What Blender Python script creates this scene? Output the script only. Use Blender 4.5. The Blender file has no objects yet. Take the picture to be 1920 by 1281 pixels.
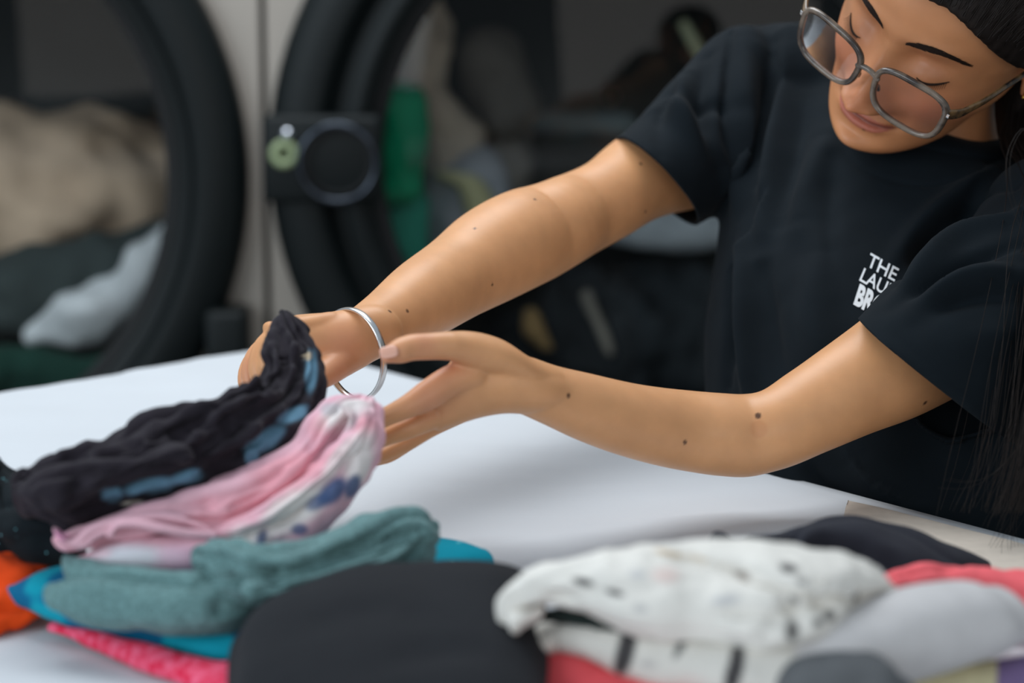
import bpy, bmesh, math
import numpy as np
from mathutils import Vector, Matrix
from mathutils.bvhtree import BVHTree

# ------------------------------------------------------------------ camera, light, exposure
PITCH = math.radians(11.5)
FPX = 1920 * 85 / 36
CAM = np.array([0.0, 0.0, 1.35])
RT = np.array([1.0, 0, 0]); UPV = np.array([0, math.sin(PITCH), math.cos(PITCH)]); FW = np.array([0, math.cos(PITCH), -math.sin(PITCH)])
S = bpy.context.scene
COL = S.collection
cd = bpy.data.cameras.new('camera'); cam = bpy.data.objects.new('camera', cd); COL.objects.link(cam)
cam.location = CAM; cam.rotation_euler = (math.pi / 2 - PITCH, 0, 0)
cd.lens = 85; cd.sensor_width = 36; cd.clip_start = 0.05
cd.dof.use_dof = True; cd.dof.focus_distance = 1.67; cd.dof.aperture_fstop = 3.5
S.camera = cam
S.view_settings.view_transform = 'Standard'; S.view_settings.look = 'None'
S.view_settings.exposure = 0.16; S.view_settings.gamma = 1.0; S.view_settings.use_curve_mapping = False
w = bpy.data.worlds.new('daylight'); S.world = w; w.use_nodes = True
bg = w.node_tree.nodes['Background']; bg.inputs[0].default_value = (0.72, 0.86, 1.0, 1); bg.inputs[1].default_value = 0.40

def area(name, loc, target, sx, sy, power, col):
    l = bpy.data.lights.new(name, 'AREA'); l.shape = 'RECTANGLE'; l.size = sx; l.size_y = sy; l.energy = power; l.color = col
    o = bpy.data.objects.new(name, l); COL.objects.link(o); o.location = loc
    o.rotation_euler = (Vector(target) - Vector(loc)).to_track_quat('-Z', 'Y').to_euler()
    return o
area('shop_window_light', (-2.6, -0.6, 2.1), (0.1, 1.8, 0.9), 2.6, 1.9, 54, (0.84, 0.93, 1.0))
area('ceiling_panel_light', (-0.3, 2.3, 2.7), (-0.1, 1.7, 0.9), 1.6, 1.2, 31, (0.92, 0.96, 1.0))
area('front_window_light', (1.0, -2.6, 1.9), (0.2, 2.0, 1.0), 3.2, 1.6, 24, (1.0, 0.95, 0.9))

# ------------------------------------------------------------------ helpers
def P(x, y, d):
    return CAM + FW * d + RT * ((x - 960) / FPX * d) + UPV * ((640.5 - y) / FPX * d)
def T(x, y, z):
    r = P(x, y, 1.0) - CAM
    return CAM + r * ((z - CAM[2]) / r[2])
def TY(x, y, Y):
    r = P(x, y, 1.0) - CAM
    return CAM + r * (Y / r[1])
def lin(r, g, b):
    f = lambda c: (c / 255 / 12.92) if c / 255 <= 0.04045 else ((c / 255 + 0.055) / 1.055) ** 2.4
    return np.array([f(r), f(g), f(b)])
def nrm(v):
    v = np.asarray(v, float); return v / (np.linalg.norm(v, axis=-1, keepdims=True) + 1e-12)
def smooth(e0, e1, x):
    t = np.clip((x - e0) / (e1 - e0), 0, 1); return t * t * (3 - 2 * t)
def hash3(i, j, k, seed):
    n = (i * 73856093) ^ (j * 19349663) ^ (k * 83492791) ^ (seed * 2654435761)
    n = (n ^ (n >> 13)) * 1274126177
    n = n & 0x7fffffff
    return ((n ^ (n >> 16)) & 0xffff) / 65535.0 * 2 - 1
def vnoise(p, seed=1):
    p = np.asarray(p, float); i = np.floor(p).astype(np.int64); f = p - i; f = f * f * f * (f * (f * 6 - 15) + 10)
    r = 0
    for a in (0, 1):
        for b in (0, 1):
            for c in (0, 1):
                wgt = (f[..., 0] if a else 1 - f[..., 0]) * (f[..., 1] if b else 1 - f[..., 1]) * (f[..., 2] if c else 1 - f[..., 2])
                r = r + wgt * hash3(i[..., 0] + a, i[..., 1] + b, i[..., 2] + c, seed)
    return r
def catmull(pts, n):
    """resample rows of pts (m,k) to n rows with a smooth, non-overshooting curve"""
    pts = np.asarray(pts, float); m = len(pts)
    seg = np.linalg.norm(np.diff(pts[:, :3], axis=0), axis=1) + 1e-6
    t = np.concatenate([[0], np.cumsum(seg)]); t /= t[-1]
    d = np.diff(pts, axis=0) / np.diff(t)[:, None]
    g = np.zeros_like(pts); g[0] = d[0]; g[-1] = d[-1]
    h = np.diff(t)
    for i in range(1, m - 1):
        g[i] = (d[i - 1] * h[i] + d[i] * h[i - 1]) / (h[i] + h[i - 1])
    q = np.linspace(0, 1, n); k = np.clip(np.searchsorted(t, q, side='right') - 1, 0, m - 2)
    hh = h[k][:, None]; s = ((q - t[k]) / h[k])[:, None]
    return ((2*s**3 - 3*s**2 + 1) * pts[k] + (s**3 - 2*s**2 + s) * hh * g[k] + (-2*s**3 + 3*s**2) * pts[k+1] + (s**3 - s**2) * hh * g[k+1])
def grid_faces(nu, nv, closed=True, off=0):
    i, j = np.meshgrid(np.arange(nu - 1), np.arange(nv if closed else nv - 1), indexing='ij')
    j2 = (j + 1) % nv
    return (np.stack([i*nv + j, i*nv + j2, (i+1)*nv + j2, (i+1)*nv + j], -1).reshape(-1, 4) + off)
def loft(secs, nu=60, nv=48, disp=None, ex=2.0, r0=None, r1=None):
    """secs: list of (A, B, t): A and B the two edge points of a section (3D), t its thickness. Returns verts, faces."""
    arr = np.array([np.concatenate([(a + b) / 2, (a - b) / 2, [t / 2]]) for a, b, t in secs])
    arr = catmull(arr, nu)
    C, U, tk = arr[:, :3], arr[:, 3:6], arr[:, 6]
    tan = nrm(np.gradient(C, axis=0))
    W = nrm(np.cross(tan, U)) * tk[:, None]
    k = 7
    def cap(i, r, sgn):
        r = r if r is not None else min(np.linalg.norm(U[i]), tk[i])
        out = []
        for q in range(1, k + 1):
            a = q / k * math.pi / 2
            cc = max(math.cos(a), 0.03)
            out.append((C[i] + sgn * tan[i] * r * math.sin(a), U[i] * (cc * .5 + .5 * cc if r < 1 else cc), W[i] * cc))
        return out
    c0 = cap(0, r0, -1)[::-1]; c1 = cap(-1, r1, 1)
    C = np.array([c[0] for c in c0] + list(C) + [c[0] for c in c1])
    U = np.array([c[1] for c in c0] + list(U) + [c[1] for c in c1])
    W = np.array([c[2] for c in c0] + list(W) + [c[2] for c in c1])
    n = len(C); th = np.linspace(0, 2 * np.pi, nv, endpoint=False)
    ct, st = np.cos(th), np.sin(th)
    cc = np.sign(ct) * np.abs(ct) ** (2 / ex); ss = np.sign(st) * np.abs(st) ** (2 / ex)
    V = C[:, None] + U[:, None] * cc[None, :, None] + W[:, None] * ss[None, :, None]
    if disp is not None:
        dv = np.roll(V, -1, 1) - np.roll(V, 1, 1); du = np.gradient(V, axis=0)
        N = nrm(np.cross(dv, du)); out = np.sum(N * (V - C[:, None]), -1).sum()
        if out < 0: N = -N
        s = np.linspace(0, 1, n)[:, None] * np.ones((1, nv)); tt = np.ones((n, 1)) * th[None]
        fade = np.ones(n); fade[:k] = np.linspace(0, 1, k); fade[-k:] = np.linspace(1, 0, k)
        V = V + N * (disp(s, tt, V) * fade[:, None])[..., None]
    V = V.reshape(-1, 3)
    F = grid_faces(n, nv).tolist()
    V = np.vstack([V, V[:nv].mean(0), V[-nv:].mean(0)]); a, b = len(V) - 2, len(V) - 1
    F += [(a, (j + 1) % nv, j) for j in range(nv)] + [(b, (n-1)*nv + j, (n-1)*nv + (j+1) % nv) for j in range(nv)]
    return V, F
def px(stations, default_t=None):
    """stations (x1,y1,x2,y2,d[,thickness m or None]) -> 3D sections; default thickness = width"""
    out = []
    for s in stations:
        d1 = s[4]; d2 = d1
        if isinstance(d1, tuple): d1, d2 = d1
        a, b = P(s[0], s[1], d1), P(s[2], s[3], d2)
        t = s[5] if len(s) > 5 and s[5] else (default_t or np.linalg.norm(a - b))
        out.append((a, b, t))
    return out
def tz(stations, z1, z2, t):
    """sections whose upper edge lies at height z1 and lower edge at z2, found along the table plane"""
    out = []
    for s in stations:
        za, zb = (s[4], s[5]) if len(s) > 5 else (z1, z2)
        out.append((T(s[0], s[1], za), T(s[2], s[3], zb), s[6] if len(s) > 6 else t))
    return out
def tube(points, nu=30, nv=20):
    """points (x, y, d, r_px) -> tapered round limb"""
    secs = []
    c = [P(p[0], p[1], p[2]) for p in points]; r = [p[3] / FPX * p[2] for p in points]
    return tube3(c, r, nu, nv)
def tube3(c, r, nu=30, nv=20, flat=1.0):
    c = np.array(c, float); secs = []
    tan = nrm(np.gradient(c, axis=0))
    ref = np.array([0.13, -0.4, 0.9])
    for i in range(len(c)):
        u = nrm(np.cross(tan[i], ref)); secs.append((c[i] + u * r[i], c[i] - u * r[i], 2 * r[i] * flat))
    return loft(secs, nu, nv)
def merge(parts):
    V, F, o = [], [], 0
    for v, f in parts:
        V.append(v); F += [tuple(int(i) + o for i in q) for q in f]; o += len(v)
    return np.vstack(V), F
def mesh(name, V, F, mat=None, parent=None, shade=True):
    m = bpy.data.meshes.new(name); m.from_pydata(np.asarray(V).tolist(), [], [tuple(f) for f in F]); m.validate(); m.update()
    if shade: m.shade_smooth()
    o = bpy.data.objects.new(name, m); COL.objects.link(o)
    if mat: m.materials.append(mat)
    if parent: o.parent = parent
    return o
def tag(o, label=None, cat=None, group=None, kind=None):
    if label: o['label'] = label
    if cat: o['category'] = cat
    if group: o['group'] = group
    if kind: o['kind'] = kind
    return o
def empty(name, loc=(0, 0, 0)):
    o = bpy.data.objects.new(name, None); COL.objects.link(o); o.location = loc; o.empty_display_size = 0.05
    return o
def put(o, parent):
    """parent keeping world placement"""
    o.parent = parent; o.matrix_parent_inverse = Matrix.Translation(parent.location).inverted() if parent.parent is None else Matrix.Identity(4)
    return o
def fuse(parts, voxel, smooth_n=6, fac=0.5):
    V, F = merge(parts)
    o = mesh('fuse', V, F)
    bm = bmesh.new(); bm.from_mesh(o.data); bmesh.ops.recalc_face_normals(bm, faces=bm.faces); bm.to_mesh(o.data); bm.free()
    r = o.modifiers.new('r', 'REMESH'); r.mode = 'VOXEL'; r.voxel_size = voxel; r.adaptivity = 0
    s = o.modifiers.new('s', 'SMOOTH'); s.factor = fac; s.iterations = smooth_n
    me = bpy.data.meshes.new_from_object(o.evaluated_get(bpy.context.evaluated_depsgraph_get()))
    bpy.data.objects.remove(o, do_unlink=True)
    return me
def verts_of(me):
    a = np.empty(len(me.vertices) * 3); me.vertices.foreach_get('co', a); return a.reshape(-1, 3)
def normals_of(me):
    a = np.empty(len(me.vertices) * 3); me.vertices.foreach_get('normal', a); return a.reshape(-1, 3)
def set_col(me, col, name='tint'):
    at = me.color_attributes.new(name, 'FLOAT_COLOR', 'POINT') if name not in me.color_attributes else me.color_attributes[name]
    at.data.foreach_set('color', np.hstack([col, np.ones((len(col), 1))]).astype(np.float32).ravel())
def box(x0, x1, y0, y1, z0, z1):
    V = np.array([(x, y, z) for x in (x0, x1) for y in (y0, y1) for z in (z0, z1)], float)
    F = [(0, 1, 3, 2), (4, 6, 7, 5), (0, 4, 5, 1), (2, 3, 7, 6), (0, 2, 6, 4), (1, 5, 7, 3)]
    return V, F
def bevel(o, wdt, seg=3):
    m = o.modifiers.new('b', 'BEVEL'); m.width = wdt; m.segments = seg; m.limit_method = 'ANGLE'; return o

# ------------------------------------------------------------------ materials
def mat(name, col=(0.5, 0.5, 0.5), rough=0.6, metal=0.0, attr=None, noise=0.0, nscale=40, bump=0.0, bscale=300, bdist=0.001,
        sheen=0.0, sss=0.0, spec=0.5, trans=0.0, alpha=1.0, coat=0.0, weave=None, col2=None, emit=None):
    m = bpy.data.materials.new(name); m.use_nodes = True; nt = m.node_tree; N = nt.nodes; L = nt.links
    b = N['Principled BSDF']; b.inputs['Roughness'].default_value = rough; b.inputs['Metallic'].default_value = metal
    b.inputs['Base Color'].default_value = (*col, 1); b.inputs['Specular IOR Level'].default_value = spec
    b.inputs['Alpha'].default_value = alpha; b.inputs['Coat Weight'].default_value = coat
    if sheen: b.inputs['Sheen Weight'].default_value = sheen; b.inputs['Sheen Roughness'].default_value = 0.5
    if sss:
        b.inputs['Subsurface Weight'].default_value = sss; b.inputs['Subsurface Radius'].default_value = (1.0, 0.35, 0.18); b.inputs['Subsurface Scale'].default_value = 0.006
    if trans: b.inputs['Transmission Weight'].default_value = trans
    src = None
    if attr:
        a = N.new('ShaderNodeAttribute'); a.attribute_name = attr; src = a.outputs['Color']
    tc = N.new('ShaderNodeTexCoord')
    if noise or col2 is not None:
        n = N.new('ShaderNodeTexNoise'); n.inputs['Scale'].default_value = nscale; n.inputs['Detail'].default_value = 4
        L.new(tc.outputs['Object'], n.inputs['Vector'])
        mx = N.new('ShaderNodeMix'); mx.data_type = 'RGBA'
        if col2 is not None:
            r = N.new('ShaderNodeMapRange'); r.inputs[1].default_value = 0.5 - noise; r.inputs[2].default_value = 0.5 + noise
            L.new(n.outputs['Fac'], r.inputs[0]); L.new(r.outputs[0], mx.inputs['Factor'])
            if src: L.new(src, mx.inputs['A'])
            else: mx.inputs['A'].default_value = (*col, 1)
            mx.inputs['B'].default_value = (*col2, 1)
        else:
            mx.blend_type = 'MULTIPLY'; mx.inputs['Factor'].default_value = 1
            r = N.new('ShaderNodeMapRange'); r.inputs[1].default_value = 0.3; r.inputs[2].default_value = 0.7
            r.inputs[3].default_value = 1 - noise; r.inputs[4].default_value = 1 + noise
            L.new(n.outputs['Fac'], r.inputs[0])
            cb = N.new('ShaderNodeCombineColor'); [L.new(r.outputs[0], cb.inputs[i]) for i in range(3)]
            if src: L.new(src, mx.inputs['A'])
            else: mx.inputs['A'].default_value = (*col, 1)
            L.new(cb.outputs[0], mx.inputs['B'])
        src = mx.outputs['Result']
    if src: L.new(src, b.inputs['Base Color'])
    if bump:
        n2 = N.new('ShaderNodeTexNoise'); n2.inputs['Scale'].default_value = bscale; n2.inputs['Detail'].default_value = 3
        L.new(tc.outputs['Object'], n2.inputs['Vector'])
        bp = N.new('ShaderNodeBump'); bp.inputs['Strength'].default_value = bump; bp.inputs['Distance'].default_value = bdist
        L.new(n2.outputs['Fac'], bp.inputs['Height']); L.new(bp.outputs['Normal'], b.inputs['Normal'])
    if emit is not None:
        b.inputs['Emission Color'].default_value = (*emit[:3], 1); b.inputs['Emission Strength'].default_value = emit[3]
    return m
def glass(name, tint, refl=0.06, rough=0.02, ior=1.45):
    m = bpy.data.materials.new(name); m.use_nodes = True; nt = m.node_tree; N = nt.nodes; L = nt.links
    N.remove(N['Principled BSDF'])
    t = N.new('ShaderNodeBsdfTransparent'); t.inputs[0].default_value = (*tint, 1)
    g = N.new('ShaderNodeBsdfGlossy'); g.inputs['Roughness'].default_value = rough; g.inputs['Color'].default_value = (1, 1, 1, 1)
    f = N.new('ShaderNodeFresnel'); f.inputs[0].default_value = ior
    mx = N.new('ShaderNodeMixShader'); L.new(f.outputs[0], mx.inputs[0]); L.new(t.outputs[0], mx.inputs[1]); L.new(g.outputs[0], mx.inputs[2])
    L.new(mx.outputs[0], N['Material Output'].inputs[0]); return m

M_skin = mat('skin', attr='tint', rough=0.42, sss=0.12, noise=0.05, nscale=60, bump=0.12, bscale=900, bdist=0.0004, spec=0.4)
M_shirt = mat('black_jersey', col=lin(17, 24, 29), rough=0.85, noise=0.12, nscale=25, bump=0.25, bscale=1500, bdist=0.0004, sheen=0.02, spec=0.1)
M_cloth = mat('white_sheet', col=lin(204, 208, 212), rough=0.8, noise=0.02, nscale=6, bump=0.25, bscale=60, bdist=0.0015, spec=0.2)
def fabric(name, **k):
    d = dict(rough=0.92, bump=0.35, bscale=1400, bdist=0.0005, sheen=0.03, spec=0.12, noise=0.08, nscale=120); d.update(k)
    return mat(name, **d)
M_steel = mat('satin_steel_panel', col=lin(176, 168, 158), rough=0.38, metal=0.35, noise=0.04, nscale=8)
M_black = mat('black_rubber_door_ring', col=lin(13, 20, 21), rough=0.5, spec=0.25)
M_blackm = mat('black_gasket', col=lin(12, 15, 17), rough=0.7)
M_drum = mat('galvanised_drum', col=lin(60, 66, 66), rough=0.45, metal=0.5, noise=0.1, nscale=10)
M_chrome = mat('chrome', col=lin(215, 220, 228), rough=0.12, metal=1.0)
M_silver = mat('brushed_silver', col=lin(225, 222, 220), rough=0.22, metal=1.0, bump=0.1, bscale=500, bdist=0.0003)
M_gold = mat('gold', col=lin(222, 180, 90), rough=0.2, metal=1.0)
M_door_glass = glass('door_glass', (0.88, 0.88, 0.87), ior=1.25)
M_lens = glass('spectacle_lens', (0.97, 0.90, 0.95), ior=1.22)
M_hair = mat('dark_brown_hair', col=lin(28, 22, 19), rough=0.6, spec=0.2, noise=0.2, nscale=80)
M_brow = mat('brow_hair', col=lin(34, 22, 16), rough=0.7, spec=0.2)
M_print = mat('white_print', col=lin(225, 228, 230), rough=0.7)
M_trouser = mat('black_trouser_cloth', col=lin(18, 20, 26), rough=0.9)
M_wood = mat('table_laminate', col=lin(150, 140, 128), rough=0.5)
M_floor = mat('grey_floor_tile', col=lin(120, 116, 110), rough=0.5, noise=0.08, nscale=3)
M_wall = mat('painted_wall', col=lin(170, 170, 166), rough=0.9, noise=0.03, nscale=4)

# ------------------------------------------------------------------ room
def struct(name, vf, m):
    o = mesh(name, *vf, m, shade=False); o['kind'] = 'structure'; return o
struct('floor', box(-3.6, 3.6, -3.2, 3.9, -0.1, 0), M_floor)
struct('wall_back', box(-3.6, 3.6, 3.8, 3.9, 0, 3.0), M_wall)
struct('wall_right', box(3.5, 3.6, -3.2, 3.8, 0, 3.0), M_wall)

# ------------------------------------------------------------------ tumble dryers
YF = 2.75
def disc_ring(cx, cz, prof, n=96):
    """lathe about the Y axis at (cx, cz): prof = list of (radius, y)"""
    th = np.linspace(0, 2*np.pi, n, endpoint=False); V = []
    for r, y in prof:
        V.append(np.stack([cx + r*np.cos(th), np.full(n, y), cz + r*np.sin(th)], -1))
    V = np.vstack(V); return V, grid_faces(len(prof), n).tolist()
cR = TY(1193, 300, YF); cL = TY(-215, 322, YF)
unit = np.linalg.norm(TY(1203, 300, YF) - cR) / 10
RO = 684 * unit; RG = 500 * unit
def front_plate(x0, x1, z0, z1, cx, cz, r, y):
    n = 96; th = np.linspace(0, 2*np.pi, n, endpoint=False)
    inner = np.stack([cx + r*np.cos(th), np.full(n, y), cz + r*np.sin(th)], -1)
    outer = []
    for t in th:
        dx, dz = math.cos(t), math.sin(t)
        k = min((x1 - cx)/dx if dx > 1e-9 else ((x0 - cx)/dx if dx < -1e-9 else 9e9), (z1 - cz)/dz if dz > 1e-9 else ((z0 - cz)/dz if dz < -1e-9 else 9e9))
        outer.append((cx + dx*k, y, cz + dz*k))
    outer = np.array(outer)
    back = outer + [0, 0.02, 0]; ib = inner + [0, 0.02, 0]
    V = np.vstack([ib, inner, outer, back]); return V, grid_faces(4, n).tolist()
def dryer(cx, cz, x0, x1, label, RG):
    t = empty('tumble_dryer', (cx, YF + .4, 0)); tag(t, label, 'dryer')
    z1 = 2.0
    put(mesh('front_panel', *front_plate(x0 + .004, x1 - .004, 0.02, z1, cx, cz, RG + 0.05, YF), M_steel, shade=False), t)
    put(mesh('cabinet', *merge([box(x0 + .004, x0 + .02, YF + .02, YF + .85, 0, z1), box(x1 - .02, x1 - .004, YF + .02, YF + .85, 0, z1),
        box(x0 + .02, x1 - .02, YF + .83, YF + .85, 0, z1), box(x0 + .02, x1 - .02, YF + .02, YF + .83, z1 - .02, z1), box(x0 + .02, x1 - .02, YF + .02, YF + .83, 0, .02)]), M_steel, shade=False), t)
    r = disc_ring(cx, cz, [(RG + .05, YF + .02), (RG + .05, YF + .01), (RO, YF - .001), (RO, YF - .03), (RO - .012, YF - .045), (RO - .05, YF - .052), (RO - .062, YF - .046), (RG + .05, YF - .044),
        (RG + .04, YF - .03), (RG + .032, YF - .03), (RG + .022, YF - .046), (RG + .008, YF - .046), (RG, YF - .03), (RG - .004, YF), (RG, YF + .02)])
    d = put(mesh('door_ring', *r, M_black), t)
    g = mesh('door_gasket', *disc_ring(cx, cz, [(RG + .002, YF - .018), (RG - .012, YF - .022), (RG - .016, YF - .01), (RG - .012, YF + .004), (RG, YF + .004)]), M_blackm); put(g, t)
    n = 96; rr = [0.002, .1, .2, .27, RG - .012]
    V, F = disc_ring(cx, cz, [(q, YF - .01 - .035 * (1 - (q / RG) ** 2)) for q in rr]); V = np.vstack([V, [cx, YF - .045, cz]])
    F += [(len(V) - 1, (j + 1) % n, j) for j in range(n)]
    gl = put(mesh('door_glass', V, F, M_door_glass), t)
    # drum
    dv = disc_ring(cx, cz, [(RG + .01, YF + .03), (RG + .06, YF + .08), (RG + .06, YF + .7), (0.01, YF + .72)])
    put(mesh('drum', *dv, M_drum), t)
    for a in (100, 220, 340):
        aa = math.radians(a); V, F = box(-.03, .03, YF + .09, YF + .69, RG - .03, RG + .06)
        c, s = math.cos(aa), math.sin(aa); V2 = V.copy(); V2[:, 0] = cx + V[:, 2]*c - V[:, 0]*s; V2[:, 2] = cz + V[:, 2]*s + V[:, 0]*c
        put(bevel(mesh('drum_paddle', V2, F, M_drum), .01), t)
    return t
xm = TY(497, 300, YF)[0]; wd = cR[0] - cL[0]
dR = dryer(cR[0], cR[2], xm, xm + wd, 'steel tumble dryer with black round door behind the person', 500 * unit)
dL = dryer(cL[0], cL[2], xm - wd, xm, 'steel tumble dryer cut by the left edge beside the sheet-covered table', 556 * unit)
# latch and pull on the right door, hinge on the left door
hc = TY(642, 290, YF); hu = unit
def tor(c, R, r, axis='y', nu=48, nv=14, sq=1.0):
    a = np.linspace(0, 2*np.pi, nu, endpoint=False); b = np.linspace(0, 2*np.pi, nv, endpoint=False)
    A, B = np.meshgrid(a, b, indexing='ij')
    x = (R + r*np.cos(B))*np.cos(A); z = (R + r*np.cos(B))*np.sin(A); y = r*np.sin(B)*sq
    V = np.stack([x, y, z], -1).reshape(-1, 3) + c
    i, j = np.meshgrid(np.arange(nu), np.arange(nv), indexing='ij')
    F = np.stack([i*nv + j, ((i+1) % nu)*nv + j, ((i+1) % nu)*nv + (j+1) % nv, i*nv + (j+1) % nv], -1).reshape(-1, 4).tolist()
    return V, F
latch = put(bevel(mesh('latch_plate', *box(TY(502, 290, YF)[0], TY(720, 290, YF)[0], YF - .062, YF - .035, hc[2] - 78*hu, hc[2] + 84*hu), M_black), .008), dR)
rb = mesh('pull_ring', *tor(hc + [0, -.078, 0], 70*hu, 6.5*hu), M_chrome, shade=True); rb.data.materials[0] = mat('dark_chrome_ring', col=lin(70, 76, 84), rough=0.18, metal=1.0); put(rb, dR); rb['label'] = 'dark chrome pull ring'
put(mesh('pull_recess', *disc_ring(hc[0], hc[2], [(64*hu, YF - .063), (60*hu, YF - .066), (50*hu, YF - .058), (.001, YF - .058)]), M_blackm), dR)
M_badge = mat('pale_green_badge', col=lin(150, 165, 125), rough=0.5)
bc = TY(532, 289, YF); sc = TY(538, 252, YF)
bz = bc + [0, -.066, 0]; bz[0] = TY(532, 289, YF - .066)[0]; bz[2] = TY(532, 289, YF - .066)[2]
bd = mesh('round_badge', *disc_ring(bz[0], bz[2], [(26*hu, YF - .061), (26*hu, YF - .066), (13*hu, YF - .067), (11*hu, YF - .062), (5*hu, YF - .062), (4*hu, YF - .0665), (.0005, YF - .0668)], 32), M_badge); put(bd, dR); bd['label'] = 'pale green round lock badge'
s2 = TY(538, 252, YF - .066); put(mesh('bolt_head', *disc_ring(s2[0], s2[2], [(11*hu, YF - .061), (10*hu, YF - .067), (.0005, YF - .069)], 24), M_chrome), dR)
h1 = TY(435, 620, YF)
put(bevel(mesh('hinge_block', *box(TY(395, 620, YF)[0], TY(472, 620, YF)[0], YF - .06, YF - .001, h1[2] - 130*hu, h1[2] + 55*hu), M_black), .008), dL)
hz = TY(380, 715, YF)
# laundry seen through the dryer doors
def lump(name, pts, colr, label, cat='garment', d=2.95, amp=.012, sc=14, seed=1, t=None, m=None):
    secs = px([(a, b, c, e, dd if dd else d, t) for a, b, c, e, dd in pts])
    V, F = loft(secs, 50, 60, disp=lambda s, th, V: amp * vnoise(V * sc, seed) + amp * .5 * vnoise(V * sc * 2.7, seed + 5))
    o = mesh(name, V, F, m or fabric(name + '_cloth', col=lin(*colr), noise=.15, nscale=20))
    tag(o, label, cat); return o
lump('blanket', [(-80, 200, -80, 560, 3.06), (60, 205, 60, 560, 3.06), (150, 200, 150, 540, 3.06), (250, 215, 250, 480, 3.06), (335, 260, 335, 430, 3.06)], (206, 184, 160), 'beige blanket bundled inside the left dryer', 'blanket', amp=.03, sc=9)
lump('dark_bedding', [(-120, 500, -60, 660, 2.93), (60, 470, 100, 615, 2.93), (180, 435, 210, 560, 2.94), (290, 410, 310, 500, 2.95), (360, 400, 370, 440, 2.96)], (64, 74, 74), 'dark grey bedding rolled across the left dryer drum', 'bedding', seed=3)
lump('white_towel', [(70, 585, 70, 645, 2.90), (120, 545, 125, 640, 2.90), (185, 520, 195, 620, 2.90), (260, 470, 275, 545, 2.90), (320, 400, 330, 450, 2.90)], (214, 222, 226), 'pale blue towel low in the left dryer', 'towel', seed=4)
lump('green_garment', [(-60, 670, -60, 760, 2.87), (30, 655, 30, 760, 2.87), (110, 665, 110, 760, 2.87), (190, 650, 190, 720, 2.87)], (30, 62, 54), 'dark green garment at the bottom of the left dryer', seed=5)
lump('cream_garment', [(800, -60, 700, -60, 3.0), (860, 60, 745, 60, 3.0), (850, 160, 740, 170, 3.0), (905, 250, 790, 260, 3.0), (900, 330, 800, 330, 3.0)], (200, 188, 170), 'cream fabric inside the right dryer, upper left', seed=6)
lump('green_shirt', [(700, 200, 800, 205, 2.87), (690, 265, 800, 260, 2.87), (690, 320, 795, 315, 2.87), (700, 342, 790, 340, 2.87)], (30, 160, 116), 'bright green shirt pressed to the right dryer glass', seed=7)
lump('teal_garment', [(690, 365, 800, 360, 2.96), (700, 430, 805, 430, 2.96), (730, 480, 800, 490, 2.96), (770, 540, 820, 540, 2.96)], (66, 176, 152), 'teal garment below the green shirt in the right dryer', seed=8)
lump('grey_sheet', [(800, 345, 960, 345, 3.0), (790, 420, 960, 410, 3.0), (800, 480, 930, 480, 3.0)], (170, 178, 186), 'grey sheet bunched beside the teal garment', 'sheet', seed=9)
lump('yellow_towel', [(820, 330, 860, 325, 2.94), (860, 350, 900, 335, 2.94), (880, 390, 925, 370, 2.94), (890, 440, 930, 440, 2.94)], (214, 214, 168), 'pale yellow towel strip in the right dryer', 'towel', seed=10, amp=.005)
lump('charcoal_garment', [(860, 120, 990, 110, 3.1), (870, 200, 1010, 200, 3.1), (880, 280, 1000, 280, 3.1), (900, 330, 1000, 330, 3.0)], (120, 118, 112), 'charcoal garment in the middle of the right dryer', seed=11)
lump('silver_grey_sheet', [(930, 335, 930, 420, 3.05), (1060, 370, 1060, 440, 3.05), (1200, 385, 1200, 470, 3.05), (1420, 385, 1420, 470, 3.05)], (168, 178, 184), 'silver grey sheet band across the right dryer drum', 'sheet', seed=12, amp=.006)
lump('slate_strip', [(950, 205, 950, 245, 3.1), (1060, 205, 1060, 255, 3.1), (1180, 215, 1180, 250, 3.1)], (104, 116, 118), 'slate grey fabric strip high in the right dryer', seed=13, amp=.005)
lump('navy_garment', [(1000, 560, 1000, 760, 3.1), (1080, 520, 1080, 760, 3.1), (1200, 500, 1200, 760, 3.1), (1340, 500, 1340, 760, 3.1)], (46, 52, 56), 'dark navy garment at the bottom of the right dryer', seed=14, amp=.03)
lump('olive_strap', [(1275, 50, 1290, 42, 3.0), (1300, 95, 1315, 85, 3.0), (1320, 130, 1335, 120, 3.0)], (160, 168, 140), 'olive strap near the shoulder in the right dryer', 'strap', amp=.002)
lump('brown_sock', [(985, 590, 1010, 590, 3.0), (985, 620, 1020, 615, 3.0), (1010, 650, 1035, 645, 3.0)], (160, 134, 92), 'brown sock below the forearm in the right dryer', 'sock', amp=.004)
lump('grey_sock', [(1090, 560, 1110, 550, 2.99), (1110, 610, 1135, 600, 2.99), (1130, 660, 1155, 650, 2.99)], (130, 128, 120), 'grey sock strip low in the right dryer', 'sock', amp=.004)

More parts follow.
